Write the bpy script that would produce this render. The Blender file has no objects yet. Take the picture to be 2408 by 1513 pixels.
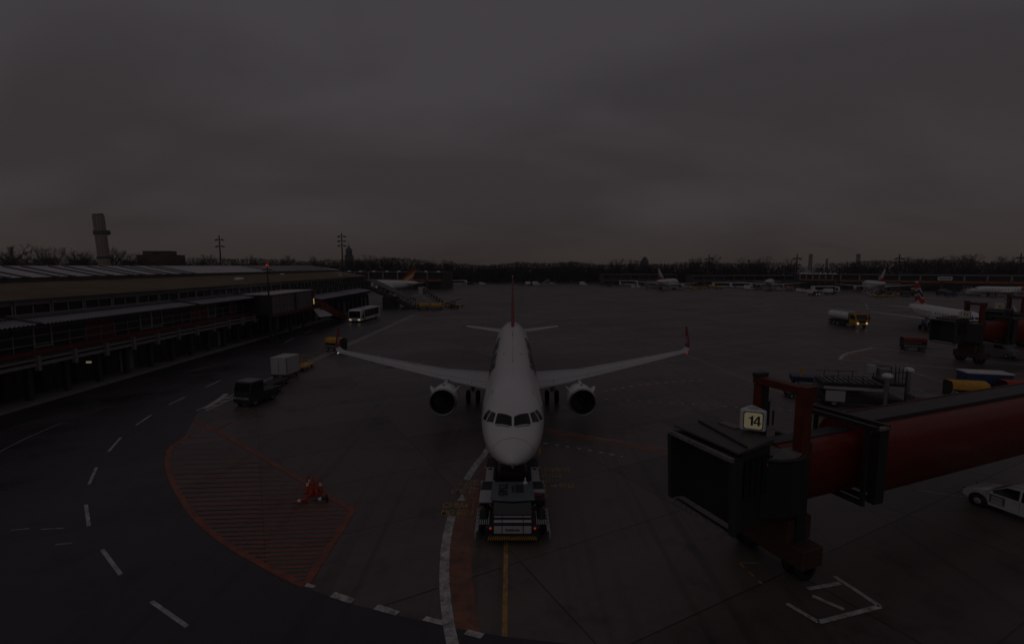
import bpy, bmesh, math, random
from mathutils import Vector, Matrix
random.seed(7)
SC = bpy.context.scene
COL = SC.collection
PI = math.pi
def rad(a): return math.radians(a)

# ------------------------------------------------------------------ camera
F, TH, H = 1160.0, rad(6.5), 13.05           # focal length in pixels of a 2408 px wide print, tilt, eye height
cd = bpy.data.cameras.new('camera'); cam = bpy.data.objects.new('camera', cd); COL.objects.link(cam)
cam.location = (0, 0, H); cam.rotation_euler = (PI / 2 - TH, 0, 0)
cd.sensor_width = 36; cd.lens = 36 * F / 2408; cd.clip_start = 0.2; cd.clip_end = 9000
SC.camera = cam

# ------------------------------------------------------------------ sky
SUN_EL, SUN_AZ = 38.0, 205.0
w = bpy.data.worlds.new('World'); SC.world = w; w.use_nodes = True
nt = w.node_tree; nt.nodes.clear(); N = nt.nodes.new; Lk = nt.links.new
def node(t, **k):
    n = N(t)
    for a, v in k.items(): setattr(n, a, v)
    return n
out = node('ShaderNodeOutputWorld'); bg = node('ShaderNodeBackground')
tc = node('ShaderNodeTexCoord'); sep = node('ShaderNodeSeparateXYZ'); Lk(tc.outputs['Generated'], sep.inputs[0])
def mth(op, a, b=None, c=None):
    n = node('ShaderNodeMath', operation=op)
    for i, v in enumerate((a, b, c)):
        if v is None: continue
        if isinstance(v, (int, float)): n.inputs[i].default_value = v
        else: Lk(v, n.inputs[i])
    return n.outputs[0]
zz = mth('ADD', mth('ABSOLUTE', sep.outputs[2]), 0.34)         # a flat cloud deck seen in perspective
comb = node('ShaderNodeCombineXYZ')
Lk(mth('DIVIDE', sep.outputs[0], zz), comb.inputs[0]); Lk(mth('DIVIDE', sep.outputs[1], zz), comb.inputs[1])
mp = node('ShaderNodeMapping'); mp.inputs['Rotation'].default_value = (0, 0, rad(32)); mp.inputs['Scale'].default_value = (0.95, 1.6, 1); mp.inputs['Location'].default_value = (9.3, 2.4, 0)
Lk(comb.outputs[0], mp.inputs[0])
n1 = node('ShaderNodeTexNoise'); n1.inputs['Scale'].default_value = 0.75; n1.inputs['Detail'].default_value = 5; n1.inputs['Roughness'].default_value = 0.45; n1.inputs['Distortion'].default_value = 0.5
Lk(mp.outputs[0], n1.inputs[0])
n2 = node('ShaderNodeTexNoise'); n2.inputs['Scale'].default_value = 2.6; n2.inputs['Detail'].default_value = 5; n2.inputs['Distortion'].default_value = 0.8
Lk(mp.outputs[0], n2.inputs[0])
cl = mth('ADD', mth('MULTIPLY', n1.outputs['Fac'], 0.84), mth('MULTIPLY', n2.outputs['Fac'], 0.16))
cr = node('ShaderNodeValToRGB'); e = cr.color_ramp.elements
e[0].position = 0.38; e[0].color = (0.71, 0.625, 0.665, 1); e[1].position = 0.56; e[1].color = (0.95, 0.852, 0.915, 1)
Lk(cl, cr.inputs[0])
hz = node('ShaderNodeValToRGB'); e = hz.color_ramp.elements           # the deck thins to a dull warm band low down, all round
e[0].position = 0.0; e[0].color = (0.70, 0.60, 0.49, 1); e[1].position = 0.30; e[1].color = (0.98, 0.98, 1.0, 1)
e2 = hz.color_ramp.elements.new(0.09); e2.color = (0.89, 0.825, 0.79, 1)
Lk(mth('ABSOLUTE', sep.outputs[2]), hz.inputs[0])
mx = node('ShaderNodeMixRGB', blend_type='MULTIPLY'); mx.inputs[0].default_value = 1
Lk(cr.outputs[0], mx.inputs[1]); Lk(hz.outputs[0], mx.inputs[2])
sky = node('ShaderNodeTexSky', sky_type='NISHITA', sun_disc=False); sky.sun_elevation = rad(SUN_EL); sky.sun_rotation = rad(SUN_AZ); sky.air_density = 1.5; sky.dust_density = 3
sk = node('ShaderNodeMixRGB', blend_type='MULTIPLY'); sk.inputs[0].default_value = 1; Lk(sky.outputs[0], sk.inputs[1]); sk.inputs[2].default_value = (0.1, 0.1, 0.1, 1)
mm = node('ShaderNodeMixRGB'); mm.inputs[0].default_value = 0.95; Lk(sk.outputs[0], mm.inputs[1]); Lk(mx.outputs[0], mm.inputs[2])
Lk(mm.outputs[0], bg.inputs[0]); bg.inputs[1].default_value = 0.135
Lk(bg.outputs[0], out.inputs[0])
# ------------------------------------------------------------------ sun (veiled by the overcast) and exposure
sd = bpy.data.lights.new('sun', 'SUN'); sd.energy = 0.10; sd.angle = rad(60); sd.color = (1, 0.95, 0.9)
so = bpy.data.objects.new('sun', sd); COL.objects.link(so)
so.rotation_euler = (PI / 2 - rad(SUN_EL), 0, PI - rad(SUN_AZ))
SC.view_settings.view_transform = 'Standard'; SC.view_settings.look = 'None'; SC.view_settings.gamma = 1; SC.view_settings.exposure = -1.15
try: SC.view_settings.use_curve_mapping = False
except Exception: pass

# ------------------------------------------------------------------ helpers
def G(px, py, z=0.0):
    """print position (2408 px wide) -> point on the level plane z"""
    u = (px - 1204) / F; v = (756.5 - py) / F; c, s = math.cos(TH), math.sin(TH)
    t = (z - H) / (-s + v * c)
    return Vector((u * t, (c + v * s) * t, z))
def AT(px, py, y):
    """print position -> point standing at distance y"""
    u = (px - 1204) / F; v = (756.5 - py) / F; c, s = math.cos(TH), math.sin(TH)
    t = y / (c + v * s)
    return Vector((u * t, y, H + (-s + v * c) * t))

MATS = {}
def mat(name, col, rough=0.5, metal=0.0, var=0.12, scale=3.0, spec=0.5, emit=None, es=0.0, bump=0.0, coat=0.0, rvar=0.0, objrand=0.0):
    if name in MATS: return MATS[name]
    m = bpy.data.materials.new(name); m.use_nodes = True; t = m.node_tree; b = t.nodes['Principled BSDF']
    b.inputs['Roughness'].default_value = rough; b.inputs['Metallic'].default_value = metal
    b.inputs['Specular IOR Level'].default_value = spec; b.inputs['Coat Weight'].default_value = coat
    b.inputs['Base Color'].default_value = (*col, 1)
    if emit:
        b.inputs['Emission Color'].default_value = (*emit, 1); b.inputs['Emission Strength'].default_value = es
    if var > 0 or bump > 0 or rvar > 0:
        c = t.nodes.new('ShaderNodeTexCoord'); n = t.nodes.new('ShaderNodeTexNoise')
        n.inputs['Scale'].default_value = scale; n.inputs['Detail'].default_value = 5; n.inputs['Roughness'].default_value = 0.6
        t.links.new(c.outputs['Object'], n.inputs['Vector'])
        r = t.nodes.new('ShaderNodeMapRange'); r.inputs['From Min'].default_value = 0.25; r.inputs['From Max'].default_value = 0.75
        r.inputs['To Min'].default_value = 1 - var; r.inputs['To Max'].default_value = 1 + var
        t.links.new(n.outputs['Fac'], r.inputs['Value']); val = r.outputs[0]
        if objrand:
            oi = t.nodes.new('ShaderNodeObjectInfo'); r2 = t.nodes.new('ShaderNodeMapRange')
            r2.inputs['To Min'].default_value = 1 - objrand; r2.inputs['To Max'].default_value = 1 + objrand
            t.links.new(oi.outputs['Random'], r2.inputs['Value'])
            mu = t.nodes.new('ShaderNodeMath'); mu.operation = 'MULTIPLY'; t.links.new(val, mu.inputs[0]); t.links.new(r2.outputs[0], mu.inputs[1]); val = mu.outputs[0]
        vm = t.nodes.new('ShaderNodeVectorMath'); vm.operation = 'SCALE'; vm.inputs[0].default_value = col
        t.links.new(val, vm.inputs['Scale']); t.links.new(vm.outputs[0], b.inputs['Base Color'])
        if rvar > 0:
            r3 = t.nodes.new('ShaderNodeMapRange'); r3.inputs['From Min'].default_value = 0.3; r3.inputs['From Max'].default_value = 0.7
            r3.inputs['To Min'].default_value = max(0.04, rough - rvar); r3.inputs['To Max'].default_value = rough + rvar
            t.links.new(n.outputs['Fac'], r3.inputs['Value']); t.links.new(r3.outputs[0], b.inputs['Roughness'])
        if bump > 0:
            bp = t.nodes.new('ShaderNodeBump'); bp.inputs['Strength'].default_value = bump; bp.inputs['Distance'].default_value = 0.02
            t.links.new(n.outputs['Fac'], bp.inputs['Height']); t.links.new(bp.outputs[0], b.inputs['Normal'])
    MATS[name] = m; return m

class MB:
    def __init__(s): s.v = []; s.f = []; s.sm = []
    def add(s, vs, fs, smooth=False):
        o = len(s.v); s.v += [tuple(x) for x in vs]
        for f in fs: s.f.append(tuple(i + o for i in f)); s.sm.append(smooth)
        return s
    def box(s, c, d, rz=0.0, rx=0.0, ry=0.0, taper=(1, 1)):
        M = Matrix.Translation(c) @ Matrix.Rotation(rz, 4, 'Z') @ Matrix.Rotation(ry, 4, 'Y') @ Matrix.Rotation(rx, 4, 'X')
        vs = []
        for k in (-1, 1):
            tx, ty = (1, 1) if k < 0 else taper
            for a, b in ((-1, -1), (1, -1), (1, 1), (-1, 1)): vs.append(M @ Vector((a * d[0] / 2 * tx, b * d[1] / 2 * ty, k * d[2] / 2)))
        return s.add(vs, [(3, 2, 1, 0), (4, 5, 6, 7), (0, 1, 5, 4), (1, 2, 6, 5), (2, 3, 7, 6), (3, 0, 4, 7)])
    def bb(s, x0, x1, y0, y1, z0, z1): return s.box(((x0 + x1) / 2, (y0 + y1) / 2, (z0 + z1) / 2), (x1 - x0, y1 - y0, z1 - z0))
    def bar(s, p, q, a, b=None):
        """square bar from p to q"""
        p, q = Vector(p), Vector(q); d = (q - p); L = d.length; d.normalize(); b = b or a
        up = Vector((0, 0, 1)) if abs(d.z) < 0.95 else Vector((0, 1, 0))
        x = d.cross(up).normalized(); z = x.cross(d)
        vs = []
        for c in (p, q):
            for i, j in ((-1, -1), (1, -1), (1, 1), (-1, 1)): vs.append(c + x * i * a / 2 + z * j * b / 2)
        return s.add(vs, [(0, 1, 2, 3), (7, 6, 5, 4), (4, 5, 1, 0), (5, 6, 2, 1), (6, 7, 3, 2), (7, 4, 0, 3)])
    def cyl(s, p, q, r0, r1=None, n=12, cap=True):
        p, q = Vector(p), Vector(q); d = (q - p).normalized(); r1 = r0 if r1 is None else r1
        up = Vector((0, 0, 1)) if abs(d.z) < 0.95 else Vector((0, 1, 0))
        x = d.cross(up).normalized(); z = x.cross(d)
        vs = []
        for c, r in ((p, r0), (q, r1)):
            for i in range(n):
                a = 2 * PI * i / n; vs.append(c + (x * math.cos(a) + z * math.sin(a)) * r)
        s.add(vs, [(i, (i + 1) % n, n + (i + 1) % n, n + i) for i in range(n)], True)
        if cap: s.add(vs, [tuple(range(n - 1, -1, -1)), tuple(range(n, 2 * n))])
        return s
    def lathe(s, prof, c=(0, 0, 0), axis='Y', n=24, smooth=True):
        """prof: list of (t along axis, radius)"""
        vs = []
        for t, r in prof:
            for i in range(n):
                a = 2 * PI * i / n; u, v = r * math.cos(a), r * math.sin(a)
                p = {'Y': (u, t, v), 'Z': (u, v, t), 'X': (t, u, v)}[axis]
                vs.append((p[0] + c[0], p[1] + c[1], p[2] + c[2]))
        fs = []
        for k in range(len(prof) - 1):
            for i in range(n):
                j = (i + 1) % n; fs.append((k * n + i, k * n + j, (k + 1) * n + j, (k + 1) * n + i))
        return s.add(vs, fs, smooth)
    def prism(s, poly, z0, z1):
        n = len(poly); vs = [(x, y, z0) for x, y in poly] + [(x, y, z1) for x, y in poly]
        return s.add(vs, [tuple(range(n - 1, -1, -1)), tuple(range(n, 2 * n))] + [(i, (i + 1) % n, n + (i + 1) % n, n + i) for i in range(n)])
    def prof_x(s, poly, x0, x1):
        """polygon in the (y, z) plane extruded along x"""
        n = len(poly); vs = [(x0, y, z) for y, z in poly] + [(x1, y, z) for y, z in poly]
        return s.add(vs, [tuple(range(n)), tuple(range(2 * n - 1, n - 1, -1))] + [(n + i, n + (i + 1) % n, (i + 1) % n, i) for i in range(n)])
    def quad(s, a, b, c, d): return s.add([a, b, c, d], [(0, 1, 2, 3)])
    def loft(s, secs, close=True, cap=True, smooth=True):
        n = len(secs[0]); vs = [p for sec in secs for p in sec]; fs = []
        for k in range(len(secs) - 1):
            for i in range(n if close else n - 1):
                j = (i + 1) % n; fs.append((k * n + i, k * n + j, (k + 1) * n + j, (k + 1) * n + i))
        s.add(vs, fs, smooth)
        if cap:
            s.add(secs[0], [tuple(range(n - 1, -1, -1))]); s.add(secs[-1], [tuple(range(n))])
        return s
    def mesh(s, name, m):
        me = bpy.data.meshes.new(name); me.from_pydata(s.v, [], s.f); me.materials.append(m)
        me.polygons.foreach_set('use_smooth', s.sm); 
        b = bmesh.new(); b.from_mesh(me); bmesh.ops.recalc_face_normals(b, faces=b.faces[:]); b.to_mesh(me); b.free()
        me.update(); return me
    def part(s, name, m, parent=None, bevel=0.0):
        o = bpy.data.objects.new(name, s.mesh(name, m)); COL.objects.link(o)
        if parent: o.parent = parent
        if bevel:
            b = o.modifiers.new('bevel', 'BEVEL'); b.width = bevel; b.segments = 2; b.limit_method = 'ANGLE'; b.angle_limit = rad(40)
        return o
def inst(name, me, parent, loc=(0, 0, 0), rot=(0, 0, 0), scale=(1, 1, 1)):
    o = bpy.data.objects.new(name, me); COL.objects.link(o); o.parent = parent; o.location = loc; o.rotation_euler = rot; o.scale = scale; return o
def tag(o, label, cat, group=None):
    o['label'] = label; o['category'] = cat
    if group: o['group'] = group
    return o
def thing(name, label, cat, loc=(0, 0, 0), rz=0.0, group=None):
    o = bpy.data.objects.new(name, None); COL.objects.link(o); o.location = loc; o.rotation_euler = (0, 0, rz); o.empty_display_size = 0.2
    return tag(o, label, cat, group)
def struct(o): o['kind'] = 'structure'; return o
def copy_thing(src, loc, rz, label=None, group=None):
    def rec(o, par):
        c = o.copy(); COL.objects.link(c); c.parent = par
        for ch in o.children: rec(ch, c)
        return c
    r = rec(src, None); r.location = loc; r.rotation_euler = (0, 0, rz)
    if label: r['label'] = label
    if group: r['group'] = group
    return r
def text_mesh(txt, size=1.0, align='LEFT', extr=0.0, bold=0.0):
    cu = bpy.data.curves.new('lettering', 'FONT'); cu.body = txt; cu.size = size; cu.align_x = align; cu.align_y = 'CENTER'; cu.extrude = extr; cu.offset = bold; cu.resolution_u = 3
    o = bpy.data.objects.new('lettering', cu); COL.objects.link(o)
    dg = bpy.context.evaluated_depsgraph_get(); dg.update()
    me = bpy.data.meshes.new_from_object(o.evaluated_get(dg)); bpy.data.objects.remove(o); bpy.data.curves.remove(cu); return me
def text_part(txt, size, m, parent, loc, rot, align='CENTER', extr=0.004, bold=0.0, name='lettering', sx=1.0):
    me = text_mesh(txt, size, align, extr, bold); me.materials.clear(); me.materials.append(m)
    return inst(name, me, parent, loc, rot, (sx, 1, 1))

# ------------------------------------------------------------------ materials
white = mat('white_paint', (0.78, 0.77, 0.79), 0.35, var=0.05, scale=1.2, coat=0.2)
fus_white = mat('aircraft_white', (0.80, 0.79, 0.81), 0.32, var=0.03, scale=0.8, coat=0.3)
wing_grey = mat('wing_grey', (0.56, 0.555, 0.575), 0.42, var=0.06, scale=1.0)
red_paint = mat('aircraft_red', (0.30, 0.016, 0.026), 0.35, var=0.06)
bridge_red = mat('bridge_red', (0.20, 0.019, 0.009), 0.36, var=0.25, scale=1.4, rvar=0.12)
frame_red = mat('frame_red', (0.14, 0.024, 0.014), 0.5, var=0.3, scale=2.5)
wall_red = mat('facade_red', (0.17, 0.02, 0.017), 0.5, var=0.2)
orange = mat('orange_paint', (0.62, 0.16, 0.02), 0.5, var=0.2)
cone_red = mat('cone_red', (0.45, 0.05, 0.02), 0.5, var=0.1)
yellow = mat('yellow_paint', (0.62, 0.34, 0.03), 0.5, var=0.2, scale=2)
tarp = mat('yellow_tarp', (0.66, 0.34, 0.03), 0.6, var=0.25, scale=3, bump=0.6)
dark = mat('dark_metal', (0.035, 0.035, 0.04), 0.55, var=0.25)
black = mat('black_rubber', (0.02, 0.02, 0.022), 0.7, var=0.2)
glass = mat('dark_glass', (0.015, 0.017, 0.02), 0.08, var=0, spec=0.6)
steel = mat('steel', (0.42, 0.42, 0.43), 0.35, metal=0.9, var=0.15)
grey = mat('grey_paint', (0.22, 0.22, 0.23), 0.5, var=0.15)
lgrey = mat('light_grey_paint', (0.45, 0.45, 0.46), 0.5, var=0.1)
blue = mat('blue_paint', (0.03, 0.06, 0.16), 0.45, var=0.15)
navy = mat('navy_paint', (0.02, 0.03, 0.09), 0.4, var=0.1)
tug_blue = mat('tug_roof', (0.13, 0.16, 0.18), 0.45, var=0.12)
lamp_w = mat('lit_lamp', (1, 0.9, 0.7), 0.3, var=0, emit=(1, 0.85, 0.55), es=0.8)
lamp_r = mat('red_lamp', (0.8, 0.05, 0.03), 0.3, var=0, emit=(1, 0.08, 0.04), es=0.3)
lamp_g = mat('green_lamp', (0.6, 0.9, 0.7), 0.3, var=0, emit=(0.7, 1, 0.85), es=0.5)
bellows = mat('bellows_rubber', (0.045, 0.045, 0.05), 0.6, var=0.3, scale=4)
bark = mat('bark', (0.032, 0.027, 0.024), 0.9, var=0.3)
twig = mat('twigs', (0.030, 0.025, 0.022), 0.9, var=0.3)

# ------------------------------------------------------------------ ground
def wet_ground(name, c0, c1, rough, slab=False, objrand=0.0, patch=0.05):
    m = bpy.data.materials.new(name); m.use_nodes = True; t = m.node_tree; b = t.nodes['Principled BSDF']; n_ = t.nodes.new; l_ = t.links.new
    geo = n_('ShaderNodeNewGeometry')
    mp = n_('ShaderNodeMapping'); mp.inputs['Rotation'].default_value = (0, 0, rad(-28)); l_(geo.outputs['Position'], mp.inputs[0])
    big = n_('ShaderNodeTexNoise'); big.inputs['Scale'].default_value = patch; big.inputs['Detail'].default_value = 7; big.inputs['Roughness'].default_value = 0.62; l_(mp.outputs[0], big.inputs[0])
    fine = n_('ShaderNodeTexNoise'); fine.inputs['Scale'].default_value = 1.7; fine.inputs['Detail'].default_value = 8; fine.inputs['Roughness'].default_value = 0.7; l_(mp.outputs[0], fine.inputs[0])
    st = n_('ShaderNodeMapping'); st.inputs['Scale'].default_value = (0.03, 0.5, 1); l_(mp.outputs[0], st.inputs[0])
    strk = n_('ShaderNodeTexNoise'); strk.inputs['Scale'].default_value = 1.0; strk.inputs['Detail'].default_value = 6; l_(st.outputs[0], strk.inputs[0])
    def m2(op, a, b2):
        q = n_('ShaderNodeMath'); q.operation = op
        for i, v in enumerate((a, b2)):
            if isinstance(v, (int, float)): q.inputs[i].default_value = v
            else: l_(v, q.inputs[i])
        return q.outputs[0]
    f = m2('ADD', m2('MULTIPLY', big.outputs['Fac'], 0.5), m2('ADD', m2('MULTIPLY', fine.outputs['Fac'], 0.22), m2('MULTIPLY', strk.outputs['Fac'], 0.28)))
    r = n_('ShaderNodeValToRGB'); r.color_ramp.elements[0].position = 0.36; r.color_ramp.elements[0].color = (*c0, 1); r.color_ramp.elements[1].position = 0.64; r.color_ramp.elements[1].color = (*c1, 1)
    l_(f, r.inputs[0]); col = r.outputs[0]
    if slab:
        br = n_('ShaderNodeTexBrick'); br.inputs['Scale'].default_value = 1; br.inputs['Brick Width'].default_value = 10; br.inputs['Row Height'].default_value = 6; br.inputs['Mortar Size'].default_value = 0.05
        br.inputs['Color1'].default_value = (0.86, 0.86, 0.86, 1); br.inputs['Color2'].default_value = (1.14, 1.14, 1.14, 1); br.inputs['Mortar'].default_value = (0.5, 0.5, 0.5, 1); br.offset = 0
        l_(mp.outputs[0], br.inputs['Vector'])
        mu = n_('ShaderNodeMixRGB'); mu.blend_type = 'MULTIPLY'; mu.inputs[0].default_value = 1; l_(col, mu.inputs[1]); l_(br.outputs['Color'], mu.inputs[2]); col = mu.outputs[0]
    if objrand:
        oi = n_('ShaderNodeObjectInfo'); mr = n_('ShaderNodeMapRange'); mr.inputs['To Min'].default_value = 1 - objrand; mr.inputs['To Max'].default_value = 1 + objrand; l_(oi.outputs['Random'], mr.inputs['Value'])
        vm = n_('ShaderNodeVectorMath'); vm.operation = 'SCALE'; l_(col, vm.inputs[0]); l_(mr.outputs[0], vm.inputs['Scale']); col = vm.outputs[0]
    # oil stains and tyre tracks with shapes of their own
    sn = n_('ShaderNodeTexNoise'); sn.inputs['Scale'].default_value = 0.33; sn.inputs['Detail'].default_value = 5; sn.inputs['Roughness'].default_value = 0.65; l_(geo.outputs['Position'], sn.inputs[0])
    sr = n_('ShaderNodeMapRange'); sr.inputs['From Min'].default_value = 0.56; sr.inputs['From Max'].default_value = 0.68; sr.inputs['To Min'].default_value = 1.0; sr.inputs['To Max'].default_value = 0.62; l_(sn.outputs['Fac'], sr.inputs['Value'])
    tm = n_('ShaderNodeMapping'); tm.inputs['Rotation'].default_value = (0, 0, rad(4)); tm.inputs['Scale'].default_value = (1.5, 0.022, 1); l_(geo.outputs['Position'], tm.inputs[0])
    tn = n_('ShaderNodeTexNoise'); tn.inputs['Scale'].default_value = 1.0; tn.inputs['Detail'].default_value = 3; l_(tm.outputs[0], tn.inputs[0])
    tr_ = n_('ShaderNodeMapRange'); tr_.inputs['From Min'].default_value = 0.55; tr_.inputs['From Max'].default_value = 0.70; tr_.inputs['To Min'].default_value = 1.0; tr_.inputs['To Max'].default_value = 0.72; l_(tn.outputs['Fac'], tr_.inputs['Value'])
    vs_ = n_('ShaderNodeVectorMath'); vs_.operation = 'SCALE'; l_(col, vs_.inputs[0]); l_(m2('MULTIPLY', sr.outputs[0], tr_.outputs[0]), vs_.inputs['Scale']); col = vs_.outputs[0]
    l_(col, b.inputs['Base Color'])
    rr = n_('ShaderNodeMapRange'); rr.inputs['From Min'].default_value = 0.38; rr.inputs['From Max'].default_value = 0.62; rr.inputs['To Min'].default_value = rough[0]; rr.inputs['To Max'].default_value = rough[1]
    l_(f, rr.inputs['Value']); l_(rr.outputs[0], b.inputs['Roughness'])
    b.inputs['Specular IOR Level'].default_value = 0.45
    bp = n_('ShaderNodeBump'); bp.inputs['Strength'].default_value = 0.25; bp.inputs['Distance'].default_value = 0.01; l_(fine.outputs['Fac'], bp.inputs['Height']); l_(bp.outputs[0], b.inputs['Normal'])
    return m
CON0, CON1 = (0.074, 0.057, 0.058), (0.185, 0.146, 0.134)
m_far = wet_ground('wet_apron_far', CON0, CON1, (0.28, 0.6), slab=True)
m_slab = wet_ground('wet_concrete_slab', CON0, CON1, (0.28, 0.6), objrand=0.2)
m_asph = wet_ground('wet_asphalt', (0.030, 0.026, 0.031), (0.058, 0.050, 0.057), (0.26, 0.55), patch=0.12)
Z0 = -0.012
ground = struct(MB().quad((-4000, -300, Z0), (4000, -300, Z0), (4000, 6000, Z0), (-4000, 6000, Z0)).part('ground', m_far))
apron = bpy.data.objects.new('apron', None); COL.objects.link(apron); struct(apron)
ca, sa = math.cos(rad(28)), math.sin(rad(28))
slab_me = MB().bb(-4.985, 4.985, -2.985, 2.985, -0.3, 0.0).mesh('slab', m_slab)
cnt = []
for i in range(-30, 30):
    for j in range(-30, 40):
        lx, ly = 10 * i + 5, 6 * j + 3
        x, y = lx * ca - ly * sa, lx * sa + ly * ca
        if not (16 < y < 185 and x > -30 and abs(x) < 1.13 * y + 8): continue
        if x < 6 and y < 36 + 0 * x and (x + 27) * 1.0 < (33 - y) * 1.35: continue
        cnt.append((y, x))
cnt.sort()
for y, x in cnt[:298]: inst('slab', slab_me, apron, (x, y, 0), (0, 0, rad(28)))
rest = MB()
for y, x in cnt[298:]: rest.box((x, y, -0.15), (9.97, 5.97, 0.3), rad(28))
if rest.v: rest.part('outer_slabs', m_slab, apron)['kind'] = 'stuff'

# asphalt road along the terminal, curving round below the viewer
def GP(pts, z=0.0): return [G(a, b, z) for a, b in pts]
ZA = 0.006
edge = [(-27.0, 190), (-26.4, 131), (-28.4, 46), (-28.2, 43)] + [tuple(p.xy) for p in GP([(430, 1032), (400, 1052), (393, 1085), (405, 1132), (450, 1208), (522, 1274), (640, 1342), (717, 1380), (833, 1420), (940, 1447), (1062, 1474), (1190, 1496), (1400, 1520), (1700, 1545), (2100, 1560)])] + [(60, 12), (60, -40), (-140, -40), (-140, 190)]
road = struct(MB().add([(x, y, ZA) for x, y in edge], [tuple(range(len(edge)))]).part('road', m_asph))

def paint(name, col, worn=0.35, sc=2.0):
    """road paint worn through to the dark surface in flakes"""
    m = mat(name, col, 0.45, var=worn, scale=sc); t = m.node_tree; b = t.nodes['Principled BSDF']; src = b.inputs['Base Color'].links[0].from_socket
    g = t.nodes.new('ShaderNodeNewGeometry'); n = t.nodes.new('ShaderNodeTexNoise'); n.inputs['Scale'].default_value = 2.3; n.inputs['Detail'].default_value = 9; n.inputs['Roughness'].default_value = 0.75; t.links.new(g.outputs['Position'], n.inputs['Vector'])
    r = t.nodes.new('ShaderNodeMapRange'); r.inputs['From Min'].default_value = 0.36; r.inputs['From Max'].default_value = 0.56; r.inputs['To Min'].default_value = 0.25; t.links.new(n.outputs['Fac'], r.inputs['Value'])
    x = t.nodes.new('ShaderNodeMixRGB'); x.inputs[1].default_value = (0.07, 0.06, 0.062, 1); t.links.new(r.outputs[0], x.inputs[0]); t.links.new(src, x.inputs[2]); t.links.new(x.outputs[0], b.inputs['Base Color']); return m
p_white = paint('white_marking', (0.60, 0.57, 0.55)); p_yellow = paint('yellow_marking', (0.50, 0.29, 0.07)); p_red = paint('red_marking', (0.32, 0.075, 0.035), 0.4, 1.3)
p_brown = paint('faded_red_band', (0.27, 0.105, 0.055), 0.4, 0.8); p_dim = paint('faint_marking', (0.33, 0.30, 0.28), 0.4, 0.7); p_dimy = paint('faint_yellow_marking', (0.42, 0.31, 0.16), 0.4, 0.7)
p_faint = paint('almost_gone_marking', (0.16, 0.145, 0.15), 0.4, 0.7)
def smooth_pts(pts, k=6):
    """Catmull-Rom through the given points"""
    P = [Vector(p[:2]) for p in pts]; o = []
    for i in range(len(P) - 1):
        a = P[max(0, i - 1)]; b = P[i]; c = P[i + 1]; d = P[min(len(P) - 1, i + 2)]
        for q in range(k):
            t = q / k; o.append(0.5 * ((2 * b) + (c - a) * t + (2 * a - 5 * b + 4 * c - d) * t * t + (3 * b - a - 3 * c + d) * t ** 3))
    o.append(P[-1]); return o
def ribbon(pts, wd, z, name, m, parent, mb=None):
    own = mb is None; mb = mb or MB(); L, R = [], []
    for i, p in enumerate(pts):
        d = (Vector(pts[min(i + 1, len(pts) - 1)][:2]) - Vector(pts[max(i - 1, 0)][:2])).normalized(); n = Vector((-d.y, d.x)) * wd / 2
        L.append((p[0] + n.x, p[1] + n.y, z)); R.append((p[0] - n.x, p[1] - n.y, z))
    k = len(L); mb.add(L + R, [(k + i, k + i + 1, i + 1, i) for i in range(k - 1)])
    return mb.part(name, m, parent) if own else mb
def line(pp, wd, name='line', m=p_white, parent=apron, z=0.004, curve=True):
    q = [p.xy for p in GP(pp)]; return ribbon(smooth_pts(q) if curve and len(q) > 2 else q, wd, z, name, m, parent)
def dashes(pp, wd, on, off, name='dash', m=p_white, parent=apron, z=0.004):
    q = smooth_pts([p.xy for p in GP(pp)], 24) if len(pp) > 2 else [p.xy for p in GP(pp)]
    if len(q) == 2: q = [q[0].lerp(q[1], i / 200) for i in range(201)]
    acc = 0; cur = []; 
    for i in range(len(q) - 1):
        if acc % (on + off) < on: cur.append(q[i])
        else:
            if len(cur) > 1: ribbon(cur, wd, z, name, m, parent)
            cur = []
        acc += (q[i + 1] - q[i]).length
    if len(cur) > 1: ribbon(cur, wd, z, name, m, parent)
ZR = ZA + 0.005
# lane dashes of the road, one by one
for a, b in (((520, 893), (483, 910)), ((437, 932), (397, 951)), ((356, 975), (320, 999)), ((284, 1028), (255, 1061)), ((227, 1098), (209, 1138)), ((202, 1186), (209, 1236)), ((240, 1291), (284, 1350)), ((356, 1413), (440, 1472)), ((690, 795), (668, 806)), ((735, 775), (716, 784)), ((768, 760), (752, 767)), ((796, 746), (783, 752)), ((900, 716), (893, 719)), ((880, 724), (873, 727)), ((862, 732), (853, 736))):
    line((a, b), 0.16, 'lane_dash', p_white, road, ZR)
line(((-80, 1104), (0, 1061), (70, 1026), (145, 994)), 0.13, 'edge_line', p_dim, road, ZR)
line(((720, 742), (780, 722), (850, 700)), 0.15, 'edge_line', p_dim, road, ZR)
for k in range(7):                                                      # worn crossing stripes
    line(((30 + 22 * k, 1003 - 3 * k), (120 + 24 * k, 977 - 4 * k)), 0.11, 'crossing_stripe', p_faint, road, ZR)
for k in range(5):
    line(((425 + 14 * k, 876 - 2.5 * k), (478 + 16 * k, 864 - 3 * k)), 0.13, 'crossing_stripe', p_faint, road, ZR)
for a, b in (((25, 1246), (70, 1242)), ((95, 1244), (150, 1241)), ((130, 1280), (170, 1276))): line((a, b), 0.12, 'worn_patch', p_dim, road, ZR)
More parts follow.
